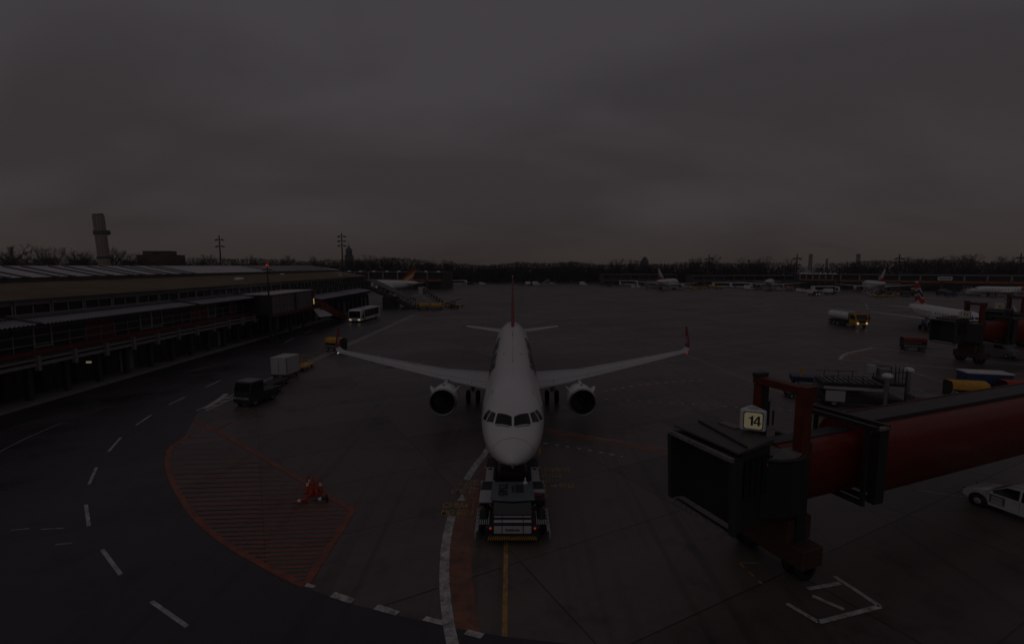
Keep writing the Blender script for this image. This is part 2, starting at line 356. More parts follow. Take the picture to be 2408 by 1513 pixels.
# ladder marking between road and apron
lad = []
for off in (-0.42, 0.42):
    ribbon([(-28.15 + off, 43.5), (-27.3 + off, 80), (-26.1 + off, 131)], 0.20, ZR + 0.004, 'ladder_rail', p_white, apron)
y = 45.0
while y < 131:
    x = -28.15 + (y - 43.5) * 0.0234; ribbon([(x - 0.36, y - 0.3), (x + 0.36, y + 0.3)], 0.34, ZR + 0.008, 'ladder_rung', p_white, apron); y += 1.45
line(((482, 960), (520, 936), (532, 926)), 0.5, 'corner_mark', p_white, apron, ZR + .012, False)
line(((484, 961), (520, 961)), 0.12, 'corner_mark', p_white, apron, ZR + .012); line(((560, 961), (585, 960)), 0.12, 'corner_mark', p_white, apron, ZR + .012)
dashes(((616, 925), (690, 890), (790, 838), (882, 790)), 0.16, 1.3, 1.6, 'guide_dash', p_dimy)
dashes(((866, 780), (930, 815), (1020, 860)), 0.18, 0.5, 1.0, 'guide_dash', p_dim)
# red hatched no-parking zone
zone = bpy.data.objects.new('hatched_zone', None); COL.objects.link(zone); struct(zone)
arc = [p.xy for p in GP([(470, 1008), (430, 1032), (402, 1052), (394, 1085), (406, 1132), (452, 1206), (524, 1271), (640, 1339), (717, 1377)])]
arc = smooth_pts(arc, 8); e1 = [p.xy for p in GP([(497, 1004), (830, 1199)])]; e2 = [p.xy for p in GP([(830, 1199), (717, 1377)])]
ZH = ZR + 0.004
ribbon(arc, 0.30, ZH, 'border', p_red, zone); ribbon(e1, 0.34, ZH + .002, 'border', p_red, zone); ribbon(e2, 0.34, ZH + .004, 'border', p_red, zone)
line(((455, 985), (500, 1012)), 0.3, 'border', p_red, zone, ZH + .006); line(((545, 990), (498, 1014)), 0.3, 'border', p_red, zone, ZH + .008)
poly = [Vector(p) for p in arc] + [Vector(e1[1])]
def clip_line(p, d):
    ts = []
    for i in range(len(poly)):
        a, b = poly[i], poly[(i + 1) % len(poly)]; ed = b - a; den = d.x * ed.y - d.y * ed.x
        if abs(den) < 1e-9: continue
        t = ((a.x - p.x) * ed.y - (a.y - p.y) * ed.x) / den; u = ((a.x - p.x) * d.y - (a.y - p.y) * d.x) / den
        if 0 <= u < 1: ts.append(t)
    return sorted(ts)
ha, hb = G(393, 1118).xy, G(770, 1108).xy; hd = (hb - ha).normalized()
rr = random.Random(3)
for k in range(34):
    py = 1028 + 352 * (k / 33) ** 0.93
    p = G(500, py).xy; ts = clip_line(p, hd)
    if len(ts) >= 2 and ts[1] - ts[0] > 0.5: ribbon([p + hd * (ts[0] + 0.12), p + hd * (ts[0] * .5 + ts[1] * .5), p + hd * (ts[1] - 0.12 - rr.random() * 0.2)], 0.11 + rr.random() * 0.05, ZH - .002, 'hatch_stripe', p_red, zone)
for q in ([(722, 1369), (743, 1376), (738, 1381), (716, 1378)], [(788, 1390), (835, 1406), (824, 1418), (775, 1402)], [(890, 1419), (941, 1436), (930, 1446), (877, 1431)], [(1003, 1447), (1060, 1461), (1053, 1472), (992, 1457)], [(1100, 1478), (1140, 1488), (1130, 1500), (1090, 1490)]):
    v = GP(q, ZH + .006); MB().quad(*v).part('broad_dash', p_white, road)
# stand 14 lead-in lines and type stop bars
line(((1178, 1000), (1140, 1066), (1120, 1092), (1097, 1127)), 0.42, 'lead_in_line', p_white, apron, ZH)
line(((1062, 1213), (1050, 1268), (1045, 1335), (1047, 1400), (1056, 1470), (1066, 1520)), 0.42, 'lead_in_line', p_white, apron, ZH)
line(((1200, 1000), (1172, 1066), (1122, 1150), (1092, 1230), (1082, 1320), (1088, 1420), (1100, 1520)), 1.0, 'red_band', p_brown, apron, 0.004)
line(((1190, 1270), (1189, 1360), (1186, 1520)), 0.2, 'centre_line', p_yellow, apron, 0.004)
line(((1267, 1048), (1270, 1068)), 0.18, 'centre_line', p_yellow, apron, 0.004); line(((1279, 1136), (1284, 1166)), 0.2, 'centre_line', p_yellow, apron, 0.004)
def ground_text(txt, px, py, hpx, m, right=False):
    a = G(px, py + hpx / 2); b = G(px, py - hpx / 2); h = (b - a).length
    me = text_mesh(txt, 1.0, 'RIGHT' if right else 'LEFT', 0, 0.02); me.materials.clear(); me.materials.append(m)
    c = G(px, py); inst('stand_lettering', me, apron, (c.x, c.y, 0.009), (0, 0, 0), (0.46, h / 0.69, 1))
for t, px, py, hh, m in (('B 707/7', 1078, 1134, 10, p_dimy), ('BAC 1', 1090, 1143.5, 10, p_dimy), ('EMB 17/', 1061, 1154, 11, p_dimy), ('CS/BAe 1', 1040, 1187, 12, p_yellow), ('MD 80/ 1', 1037, 1204.5, 13, p_yellow), ('/310/B757', 1272, 1104.5, 9, p_yellow), ('SE-210', 1272, 1116.5, 9, p_dimy), ('21', 1279, 1128, 9, p_dimy), ('B767', 1315, 1142, 10, p_yellow)):
    ground_text(t, px, py, hh, m)
v = GP([(1291, 1141.5), (1309, 1137), (1309, 1146)], 0.009); MB().add(v, [(0, 1, 2)]).part('stop_arrow', p_yellow, apron)
v = GP([(1074, 1176), (1087, 1160), (1095, 1176)], 0.016); MB().add(v, [(0, 1, 2)]).part('stop_arrow', p_white, apron)
# lines right of the aircraft
line(((1283, 1012), (1420, 1036), (1595, 1066)), 0.75, 'red_band', p_brown, apron, 0.004); line(((1283, 1008), (1420, 1031), (1595, 1058)), 0.14, 'line', p_dim, apron, 0.008)
dashes(((1278, 1041), (1370, 1055), (1466, 1073)), 0.2, 0.42, 0.4, 'guide_dash', p_white, z=0.006)
for k in range(12):
    px, py = 1424 + 20.2 * k, 919 - 4.1 * k + 0.17 * k * k
    line(((px - 4, py), (px + 4, py - 0.6)), 0.3, 'tick_mark', p_white, apron, 0.006); line(((px + 6, py + 0.8), (px + 19, py + 4.5)), 0.26, 'tick_tail', p_red, apron, 0.006)
for k in range(20):
    px, py = 1426 + 25.5 * k, 937.5 + 1.55 * k
    if px < 1900: line(((px - 3.5, py - .2), (px + 3.5, py + .2)), 0.22, 'tick_mark', p_white, apron, 0.006)
dashes(((1900, 968), (2010, 974), (2130, 980)), 0.2, 1.3, 0.9, 'guide_dash', p_white, z=0.006)
line(((1612, 833), (1700, 868), (1770, 897), (1905, 945)), 0.2, 'line', p_dimy, apron, 0.004)
line(((1694, 731), (1660, 731), (1641, 735), (1644, 741), (1740, 763), (1881, 800), (1994, 828), (2154, 877), (2300, 925)), 0.32, 'line', p_dimy, apron, 0.008)
line(((1240, 762), (1290, 752), (1390, 744), (1560, 734)), 0.5, 'line', p_dim); line(((1660, 712), (1760, 708), (1806, 713), (1780, 722), (1690, 727)), 0.5, 'line', p_dim)
dashes(((1330, 757), (1380, 760), (1355, 766), (1440, 785), (1560, 812)), 0.4, 1.8, 2.6, 'guide_dash', p_dim)
dashes(((1086, 729), (1180, 729), (1330, 725)), 0.6, 1.5, 1.3, 'guide_dash', p_dim)
line(((1260, 694), (1340, 690), (1400, 684)), 0.7, 'line', p_dim); line(((1390, 698), (1440, 702), (1420, 707), (1330, 712)), 0.6, 'line', p_dim)
line(((2052, 817), (1995, 830), (1980, 838), (1975, 845)), 0.5, 'line', p_white, apron, 0.010); line(((2056, 820), (2004, 832), (1987, 845)), 0.9, 'red_band', p_brown, apron, 0.006)
line(((1975, 845), (2100, 854), (2253, 867), (2420, 881)), 0.28, 'line', p_white, apron, 0.012, False); line(((2052, 817), (2253, 841), (2420, 860)), 0.3, 'line', p_white, apron, 0.012, False)
for k in range(7): line(((1975 + 4 * k + k * k, 851 + 5.2 * k), (1984 + 4 * k + k * k, 851.6 + 5.2 * k)), 0.14, 'tick_mark', p_white, apron, 0.006)
dashes(((1910, 790), (1980, 808), (2060, 832)), 0.15, 0.5, 0.9, 'guide_dash', p_dim)
line(((2025, 718), (2016, 725), (2040, 727)), 0.35, 'line', p_dim); line(((2060, 725), (2024, 729), (2130, 752)), 0.3, 'line', p_dim)
line(((1790, 1322), (1740, 1322)), 0.1, 'line', p_dim); dashes(((1740, 1324), (1792, 1372)), 0.12, 0.3, 0.3, 'guide_dash', p_yellow)
for a, b in (((1962, 1354), (2070, 1425)), ((2070, 1425), (1925, 1462)), ((1925, 1462), (1850, 1418)), ((1900, 1384), (1975, 1370)), ((1910, 1400), (1985, 1432))): line((a, b), 0.2, 'bay_line', p_white, apron, 0.012, False)
line(((2155, 1151), (2265, 1167)), 0.14, 'line', p_dim)
# ------------------------------------------------------------------ airliners
NOSE = [(0, 2.95, 2.95, 2.95, 0.0), (.06, 3.15, 2.95, 2.83, .26), (.2, 3.37, 2.98, 2.70, .47), (.5, 3.62, 3.06, 2.58, .76), (1.0, 3.88, 3.16, 2.36, 1.06), (1.6, 4.14, 3.28, 2.12, 1.34), (2.0, 4.38, 3.36, 2.00, 1.47), (2.5, 4.76, 3.44, 1.88, 1.60), (3.0, 5.07, 3.52, 1.77, 1.70), (3.6, 5.32, 3.6, 1.74, 1.80), (4.5, 5.59, 3.69, 1.73, 1.89), (5.5, 5.76, 3.76, 1.73, 1.945), (7.0, 5.86, 3.8, 1.73, 1.975)]
TAIL = [(-13.5, 5.86, 3.8, 1.73, 1.975), (-11.5, 5.87, 3.86, 1.85, 1.965), (-9, 5.87, 4.02, 2.2, 1.87), (-7, 5.85, 4.2, 2.65, 1.72), (-4, 5.72, 4.5, 3.4, 1.25), (-1.5, 5.45, 4.75, 4.1, .70), (-.3, 5.2, 4.85, 4.55, .3), (0, 5.05, 4.87, 4.7, .12)]
class Hull:
    def __init__(s, L, R, zc):
        k = R / 1.975; s.k = k; s.zc = zc
        f = lambda z: zc + (z - 3.8) * k
        s.st = [(a * k, f(b), f(c), f(d), e * k) for a, b, c, d, e in NOSE] + [(L + a * k, f(b), f(c), f(d), e * k) for a, b, c, d, e in TAIL]
        s.L = L
    def sec(s, q):
        st = s.st
        for a, b in zip(st, st[1:]):
            if q <= b[0]:
                t = max(0, (q - a[0]) / (b[0] - a[0])); return [a[i] + (b[i] - a[i]) * t for i in range(1, 5)]
        return list(st[-1][1:])
    def at(s, q, phi, off=0.0):
        zt, zc, zb, hw = s.sec(q); c, sn = math.cos(phi), math.sin(phi); hz = (zt - zc) if c > 0 else (zc - zb)
        p = Vector((hw * sn, q, zc + hz * c))
        if off:
            n = Vector((sn * hz, 0, c * hw)); zt2, zc2, zb2, hw2 = s.sec(q + 0.05); hz2 = (zt2 - zc2) if c > 0 else (zc2 - zb2)
            p2 = Vector((hw2 * sn, q + 0.05, zc2 + hz2 * c)); tv = (p2 - p).normalized(); ph = Vector((hw * c, 0, -hz * sn)).normalized()
            n = tv.cross(ph); n = n if n.dot(Vector((sn, 0, c))) > 0 else -n
            p = p + n.normalized() * off
        return p
    def loft(s, n, s0, s1, extra=()):
        q = sorted(set([a[0] for a in s.st if s0 <= a[0] <= s1] + [s0, s1] + list(extra)))
        qq = []
        for a, b in zip(q, q[1:]):
            m = max(1, int((b - a) / 0.9)) if (a < 8 * s.k or a > s.L - 14 * s.k) else 1
            qq += [a + (b - a) * i / m for i in range(m)]
        qq.append(q[-1])
        return MB().loft([[s.at(t, 2 * PI * i / n) for i in range(n)] for t in qq], cap=True)
    def patch(s, corners, m, name, parent, off=0.012, k=6):
        """bilinear patch over four (s, phi in degrees) corners lying on the skin"""
        mb = MB(); vs = []
        for i in range(k + 1):
            for j in range(k + 1):
                u, v = i / k, j / k
                a = [corners[0][d] * (1 - u) * (1 - v) + corners[1][d] * u * (1 - v) + corners[2][d] * u * v + corners[3][d] * (1 - u) * v for d in (0, 1)]
                vs.append(s.at(a[0], rad(a[1]), off))
        mb.add(vs, [(i * (k + 1) + j, i * (k + 1) + j + 1, (i + 1) * (k + 1) + j + 1, (i + 1) * (k + 1) + j) for i in range(k) for j in range(k)], True)
        return mb.part(name, m, parent)
    def outline(s, pts, m, name, parent, wd=0.04, off=0.01, closed=True):
        """thin seam following (s, phi deg) points on the skin"""
        P = []
        n = len(pts)
        for i in range(n if closed else n - 1):
            a, b = pts[i], pts[(i + 1) % n]
            for t in range(6): P.append((a[0] + (b[0] - a[0]) * t / 6, a[1] + (b[1] - a[1]) * t / 6))
        P.append(pts[0] if closed else pts[-1]); W = [s.at(a, rad(b), off) for a, b in P]; mb = MB()
        for i in range(len(W) - 1):
            d = (W[i + 1] - W[i]); 
            if d.length < 1e-6: continue
            c = s.at(P[i][0], rad(P[i][1]), off + 0.3) - s.at(P[i][0], rad(P[i][1]), off); sd = d.cross(c).normalized() * wd / 2
            mb.add([W[i] - sd, W[i + 1] - sd, W[i + 1] + sd, W[i] + sd], [(0, 1, 2, 3)])
        return mb.part(name, m, parent)
    def wrap_text(s, txt, s0, s1, zlo, zhi, side, m, parent):
        me = text_mesh(txt, 1.0, 'LEFT', 0, 0.03); bm = bmesh.new(); bm.from_mesh(me)
        xs = [v.co.x for v in bm.verts]; ys = [v.co.y for v in bm.verts]; x0, x1, y0, y1 = min(xs), max(xs), min(ys), max(ys)
        for k in range(1, 6):
            g = bm.verts[:] + bm.edges[:] + bm.faces[:]; bmesh.ops.bisect_plane(bm, geom=g, plane_co=(0, y0 + (y1 - y0) * k / 6, 0), plane_no=(0, 1, 0))
        for v in bm.verts:
            u = (v.co.x - x0) / (x1 - x0); t = (v.co.y - y0) / (y1 - y0)
            q = s0 + (s1 - s0) * u if side > 0 else s1 - (s1 - s0) * u
            zt, zc, zb, hw = s.sec(q); z = zlo + (zhi - zlo) * t
            ph = math.acos(max(-1, min(1, (z - zc) / (zt - zc)))); v.co = s.at(q, ph * side, 0.014)
        bm.to_mesh(me); bm.free(); me.materials.clear(); me.materials.append(m)
        return inst('title_lettering', me, parent)
AF = [(0, 0), (.015, .30), (.06, .55), (.16, .85), (.32, 1.0), (.55, .82), (.8, .42), (1, .03), (1, -.03), (.75, -.22), (.45, -.55), (.2, -.62), (.06, -.42), (.015, -.25)]
def foil(le, chord, th, up=(0, 0, 1)):
    up = Vector(up).normalized(); le = Vector(le)
    return [le + Vector((0, a * chord, 0)) + up * (h * th * chord * 0.5) for a, h in AF]
def on_wing(secs, t, frac):
    """point on the upper skin: t = spanwise station (section index float), frac = chord fraction"""
    i = min(int(t), len(secs) - 2); u = t - i; r = []
    for sc in (secs[i], secs[i + 1]):
        le, ch, th = Vector(sc[0]), sc[1], sc[2]
        hs = [(a, h) for a, h in AF[:8]]
        for (a, h), (b, g) in zip(hs, hs[1:]):
            if a <= frac <= b: hh = h + (g - h) * (frac - a) / (b - a); break
        r.append(le + Vector((0, frac * ch, 0)) + Vector((0, 0, hh * th * ch * 0.5)))
    return r[0].lerp(r[1], u)

def airliner(name, label, loc, rz, L=44.5, R=1.975, zc=3.8, half=17.9, wing=None, engine=None, fin=None, tail_half=6.22, body=None, skin=None, fin_mat=None, nac_mat=None, lip_mat=None, tip_mat=None, tip='sharklet', detail=1, gear=True, group=None, rear_engine=False, cab_windows=True):
    t = thing(name, label, 'airplane', loc, rz, group); body = body or fus_white; skin = skin or wing_grey; fin_mat = fin_mat or red_paint; nac_mat = nac_mat or fus_white; lip_mat = lip_mat or steel; tip_mat = tip_mat or fin_mat
    h = Hull(L, R, zc); k = h.k; n = 44 if detail > 1 else 20
    fu = h.loft(n, 0, L).part('fuselage', body, t)
    ws = 1.98 * k
    # wings: (LE point, chord, thickness)
    wr = wing or dict(s=15.9, c=7.0, kink=6.4, kc=4.25, tc=1.62, sweep=27.3, z=2.75, tipz=4.45)
    tx = half - 0.95 if tip == 'sharklet' else half
    tsw = math.tan(rad(wr['sweep']))
    def wz(x): return wr['z'] + (wr['tipz'] - wr['z']) * ((x - ws) / (tx - ws)) ** 1.15 if x > ws else wr['z']
    base = [(0.6, wr['s'] - 0.4, wr['c'] + .3, .15), (ws, wr['s'], wr['c'], .14), (wr['kink'], wr['s'] + (wr['kink'] - ws) * tsw, wr['kc'], .12), ((wr['kink'] + tx) / 2, wr['s'] + ((wr['kink'] + tx) / 2 - ws) * tsw, (wr['kc'] + wr['tc']) / 2, .115), (tx, wr['s'] + (tx - ws) * tsw, wr['tc'], .11)]
    for sd in (-1, 1):
        secs = [((sd * x, s_, wz(x)), c, th) for x, s_, c, th in base]
        wo = MB().loft([foil(*q) for q in secs]).part('wing', skin, t)
        if detail > 1:
            for fr, a, b in ((0.13, 1.05, 4.0), (0.70, 1.05, 4.0)):
                pts = [on_wing(secs, a + (b - a) * i / 24, fr) + Vector((0, 0, 0.012)) for i in range(25)]; mb = MB()
                for p, q in zip(pts, pts[1:]): mb.quad(p + Vector((0, -.018, 0)), q + Vector((0, -.018, 0)), q + Vector((0, .018, 0)), p + Vector((0, .018, 0)))
                mb.part('panel_seam', dark, wo)
            for st in (1.35, 2.05, 2.7, 3.35):
                mb = MB(); a, b = on_wing(secs, st, 0.0), on_wing(secs, st, 0.13); c_, d_ = on_wing(secs, st, .70), on_wing(secs, st, .995)
                for p, q in ((on_wing(secs, st, .016), on_wing(secs, st, .06)), (on_wing(secs, st, .06), b), (c_, d_)):
                    u = Vector((0.014, 0, 0)); o_ = Vector((0, 0, .012)); mb.quad(p - u + o_, p + u + o_, q + u + o_, q - u + o_)
                mb.part('panel_seam', dark, wo)['kind'] = 'stuff'
            for x in (7.6, 10.6, 13.6):   # flap track fairings
                i = 2; le = wr['s'] + (x - ws) * tsw; ch = wr['kc'] + (wr['tc'] - wr['kc']) * (x - wr['kink']) / (tx - wr['kink'])
                MB().lathe([(-1.5, .02), (-.9, .17), (0, .24), (.9, .17), (1.6, .02)], (sd * x, le + ch * .82, wz(x) - .22), n=10).part('flap_fairing', skin, wo)
        if tip == 'sharklet':
            le0 = wr['s'] + (tx - ws) * tsw; c0 = wr['tc']; z0 = wz(tx); q = half / 17.9
            cv = [(tx, z0, 0, c0, (0, 0, 1)), (tx + .45 * q, z0 + .10, .22, c0 * .95, (-.25 * sd, 0, 1)), (tx + .72 * q, z0 + .38, .5, c0 * .86, (-.8 * sd, 0, .7)), (tx + .84 * q, z0 + .85, .85, c0 * .74, (-1 * sd, 0, .2)), (tx + .95 * q, z0 + 2.4 * q, 2.0, c0 * .36, (-1 * sd, 0, .05))]
            ss = [foil((sd * x, le0 + ds, z), c, .1, up) for x, z, ds, c, up in cv]
            MB().loft(ss[:3]).part('wing_tip', skin, wo); sk_ = MB().loft(ss[2:]).part('sharklet', tip_mat, wo)
            if detail > 1:
                rg = MB(); cx, cy, cz = sd * (tx + .80 * q) - sd * .085, le0 + 1.43, z0 + 1.12
                for i in range(20):
                    a, b = 2 * PI * i / 20, 2 * PI * (i + 1) / 20
                    rg.quad(*[(cx, cy + r * math.cos(g), cz + r * math.sin(g)) for r, g in ((.36, a), (.36, b), (.30, b), (.30, a))])
                rg.add([(cx, cy + p, cz + r) for p, r in ((-.26, -.05), (-.05, .06), (.22, .16), (.05, -.02), (.2, -.16), (-.02, -.10))], [(0, 1, 2, 3), (0, 3, 4, 5)])
                rg.part('emblem', white, t)
                MB().lathe([(-.12, 0.0), (-.08, .07), (.08, .07), (.12, .0)], (sd * (tx + .3 * q), le0 - .0, z0 + .03), n=8).part('navigation_light', lamp_g if sd < 0 else lamp_r, wo)
        # engine
        if engine and not rear_engine:
            ex, es, ez, er, el = engine; c = (sd * ex, es, ez)
            nac = MB().lathe([(.04, er * .985), (.35, er * 1.04), (el * .35, er * 1.07), (el * .7, er * .98), (el, er * .78), (el, er * .70), (el * .6, er * .7)], c, n=32 if detail > 1 else 16).part('engine_nacelle', nac_mat, t)
            MB().lathe([(.16, er * .875), (.04, er * .90), (-.02, er * .945), (.04, er * .992), (.2, er * 1.024)], c, n=32 if detail > 1 else 16).part('inlet_lip', lip_mat, nac)
            MB().lathe([(.16, er * .876), (.4, er * .84), (.97, er * .815)], c, n=32 if detail > 1 else 16).part('inlet_duct', dark, nac)
            MB().lathe([(.95, .001), (.95, er * .81)], c, n=24).part('fan_disc', dark, nac)
            if detail > 1:
                MB().lathe([(.35, .01), (.6, er * .18), (.9, er * .26)], c, n=16).part('spinner', dark, nac)
                bl = MB().add([(-.05, .80, er * .22), (.07, .92, er * .22), (.16, .92, er * .79), (-.06, .78, er * .79)], [(0, 1, 2, 3)]).mesh('fan_blade', dark)
                for i in range(22): inst('fan_blade', bl, nac, c, (0, 2 * PI * i / 22, 0))
                for sg in (-1, 1):    # strakes
                    a = rad(52); mb = MB(); b0 = Vector((c[0] + sg * er * 1.03 * math.sin(a), 0, c[2] + er * 1.03 * math.cos(a))); o_ = Vector((sg * math.sin(a), 0, math.cos(a)))
                    p = [b0 + Vector((0, c[1] + .55, 0)), b0 + Vector((0, c[1] + 1.9, 0)), b0 + Vector((0, c[1] + 1.8, 0)) + o_ * .42, b0 + Vector((0, c[1] + 1.25, 0)) + o_ * .36]
                    w_ = Vector((math.cos(a) * .02, 0, -sg * math.sin(a) * .02)); mb.add([x - w_ for x in p] + [x + w_ for x in p], [(0, 1, 2, 3), (7, 6, 5, 4), (0, 4, 5, 1), (1, 5, 6, 2), (2, 6, 7, 3), (3, 7, 4, 0)]).part('strake', nac_mat, nac)
                MB().box((c[0], c[1] + 1.05, c[2] + er * 1.06), (.16, .3, .05)).part('latch_panel', dark, nac)
            MB().lathe([(el - .1, er * .6), (el + .9, er * .38), (el + .9, er * .3)], c, n=16).part('exhaust_nozzle', steel, nac)
            wl = wr['s'] + (ex - ws) * tsw
            py = [foil((c[0], c[1] + 1.15, c[2] + er * .9), el * .95, .10, (1, 0, 0)), foil((c[0], c[1] + 1.6, c[2] + er * 1.18), el * .9 + .3, .10, (1, 0, 0)), foil((c[0], wl - .15, wz(ex) - .05), wr['kc'] * .55, .14, (1, 0, 0)), foil((c[0], wl + .3, wz(ex) + .14), wr['kc'] * .4, .10, (1, 0, 0))]
            MB().loft(py).part('pylon', nac_mat, nac)
        if engine and rear_engine:
            ex, es, ez, er, el = engine; c = (sd * ex, es, ez)
            nac = MB().lathe([(.2, er * .84), (0, er * .92), (.3, er), (el * .6, er), (el, er * .72), (el, er * .6)], c, n=18).part('engine_nacelle', nac_mat, t)
            MB().lathe([(.22, .001), (.22, er * .83)], c, n=14).part('fan_disc', dark, nac); MB().lathe([(el - .1, .001), (el - .1, er * .66)], c, n=14).part('exhaust_nozzle', dark, nac)
            MB().box((sd * (R * .8 + ex) / 2, es + el * .5, ez - .05), (ex - R * .7, el * .5, .22)).part('pylon', body, nac)
        # tailplane
        f0 = fin or dict(s=L - 11.2 * k, c=7.4 * k, ts=L - 3.3 * k, tc=2.5 * k, z=5.55, tz=11.55)
        tz = f0['tz'] - 0.35 if rear_engine else zc + 0.55 * k; ts0 = (f0['ts'] - .2) if rear_engine else L - 6.4 * k
        MB().loft([foil((sd * .2, ts0, tz), 4.1 * k, .1), foil((sd * tail_half, ts0 + (tail_half - .3) * .60, tz + tail_half * .085), 1.5 * k, .1)]).part('tailplane', skin, t)
        # main gear
        if gear:
            gx, gs = 3.795 * k, (wr['s'] + wr['c'] * .87); lg = MB().cyl((sd * gx, gs, 1.0), (sd * gx, gs, wr['z'] + .1), .15, n=10)
            lg.bar((sd * (gx - .1), gs, 1.3), (sd * (gx - 1.6 * k), gs, wr['z'] - .15), .12); lo = lg.part('main_gear_leg', lgrey, t)
            MB().box((sd * (gx + .22), gs, 1.75), (.06, .95, 1.3)).part('gear_door', body, lo)
            rw = 0.585 * min(1, k * 1.02)
            for a in (-.46, .46):
                wh = MB().lathe([(-.2, rw * .55), (-.19, rw * .9), (-.1, rw), (.1, rw), (.19, rw * .9), (.2, rw * .55)], (sd * gx + a, gs, rw), axis='X', n=22).part('wheel_tyre', black, lo)
                if detail > 1: MB().lathe([(-.15, .001), (-.17, rw * .5), (.17, rw * .5), (.15, .001)], (sd * gx + a, gs, rw), axis='X', n=14).part('wheel_hub', lgrey, wh)
    # belly fairing
    MB().lathe([(-5.2, .05), (-4.4, .72), (-2.5, .98), (2.5, 1.0), (4.6, .75), (5.6, .05)], n=20).part('belly_fairing', body, t)
    bf = [c for c in t.children if c.name.startswith('belly_fairing')][0]; bf.location = (0, wr['s'] + wr['c'] * .55, zc - 1.22 * k); bf.scale = (2.15 * k, wr['c'] / 6.4, 1.05 * k)
    # fin
    MB().loft([foil((0, f0['s'] - 1.6 * k, f0['z'] - .25), f0['c'] + 1.4 * k, .05, (1, 0, 0)), foil((0, f0['s'] + .1, f0['z'] + .45 * k), f0['c'] - .2, .07, (1, 0, 0)), foil((0, f0['ts'], f0['tz']), f0['tc'], .07, (1, 0, 0))]).part('tail_fin', fin_mat, t)
    # nose gear
    if gear:
        ng = MB().cyl((0, 5.07 * k, .5), (0, 5.25 * k, zc - 1.5 * k), .11, n=10).part('nose_gear_leg', lgrey, t)
        for a in (-.25, .25): MB().lathe([(-.11, .2), (-.1, .34), (-.05, .38), (.05, .38), (.1, .34), (.11, .2)], (a, 5.07 * k, .38), axis='X', n=18).part('wheel_tyre', black, ng)
    # cockpit glass
    W3 = (('windscreen', [(2.78, 31.5), (2.36, 2.4), (1.82, 2.4), (2.22, 41)]), ('side_window', [(3.2, 44.5), (2.83, 35.5), (2.37, 45), (2.9, 63.5)]), ('side_window', [(3.65, 51.5), (3.27, 46), (3.1, 65.5), (3.82, 75)]))
    for sd in (-1, 1):
        for nm, q in W3: h.patch([(a * k, b * sd) for a, b in q], glass, nm, t, off=0.012 if detail > 1 else .02, k=6 if detail > 1 else 2)
    if cab_windows:
        nwin = int((L - 15 * k) / .533) if detail > 1 else int((L - 15 * k) / 1.0); st = .533 if detail > 1 else 1.0
        for sd in (-1, 1):
            wm = MB().add([(.0, a * .12 * (1 if detail > 1 else 1.2), b * .17 * (1 if detail > 1 else 1.2)) for a, b in ((-.7, -1), (.7, -1), (1, -.6), (1, .6), (.7, 1), (-.7, 1), (-1, .6), (-1, -.6))], [tuple(range(8))]).mesh('cabin_window', glass)
            ph = rad(76)
            for i in range(nwin):
                q = 7.6 * k + i * st
                if abs(q - L * .52) < .5: continue
                p = h.at(q, ph * sd, 0.016); inst('cabin_window', wm, t, p, (0, -sd * (PI / 2 - ph) * 1.0, 0))
    return t, h
# ---- the airliner nose-on in the middle
main_air, hull = airliner('airliner', 'white twin engine airliner nose-on in the middle with red winglets and fin', (0.05, 24.5, 0), 0, engine=(5.75, 14.9, 1.92, 1.13, 3.3), detail=2, tip_mat=red_paint)
for sd in (-1, 1):
    hull.wrap_text('TURKISH AIRLINES', 12.6, 29.0, 4.15, 5.3, sd, black, main_air)
    hull.outline([(5.1, 40 * sd), (5.95, 40 * sd), (5.95, 101 * sd), (5.1, 101 * sd)], grey, 'cabin_door', main_air, .035)
    hull.outline([(11.2, 55 * sd), (12.0, 55 * sd), (12.0, 98 * sd), (11.2, 98 * sd)], grey, 'cabin_door', main_air, .03)
    hull.patch([(2.4, 113 * sd), (2.9, 113 * sd), (2.9, 122 * sd), (2.4, 122 * sd)], dark, 'probe_panel', main_air)
    for a, b, c, d in ((4.75, 66, 4.95, 74), (4.55, 70, 4.7, 79), (4.85, 76, 5.0, 84), (4.62, 62, 4.74, 69)):       # angular alliance emblem
        hull.patch([(a, b * sd), (c, (b + 3) * sd), (c + .03, d * sd), (a + .05, (d - 2) * sd)], dark, 'emblem', main_air, k=3)
    MB().bar(hull.at(1.80, rad(8 * sd), .03), hull.at(2.10, rad(37 * sd), .03), .03).part('wiper', black, main_air)
hull.outline([(1.02, a) for a in range(-100, 101, 20)], grey, 'radome_seam', main_air, .02, .008, False)
hull.outline([(s_, 0.2) for s_ in (8, 14, 22, 30)], lgrey, 'crown_seam', main_air, .015, .008, False)
for s_, hh in ((12.4, .22), (13.1, .2), (14.6, .32), (17.8, .2), (26.2, .3)):
    p = hull.at(s_, 0, 0); MB().box((p.x, p.y, p.z + hh / 2 - .02), (.05, .3, hh), taper=(.6, .5)).part('antenna', lgrey if s_ != 26.2 else dark, main_air)
for x in (-.75, .75): p = hull.at(16.2, x / 2, .01); MB().box(p, (.1, .12, .06)).part('antenna', grey, main_air)
text_part('TC-JTR', 1.15, grey, main_air, (-10.2, 22.05, 3.66), (rad(-3.5), rad(6), PI - rad(-19)), sx=1.15, extr=.004)
# red lower rear fin root and leading edge trim come with the fin itself
MB().loft([foil((0, 44.5 - 3.22, 11.5), 2.5, .075, (1, 0, 0)), foil((0, 44.5 - 3.1, 11.72), 2.3, .06, (1, 0, 0))]).part('fin_cap', wing_grey, main_air)

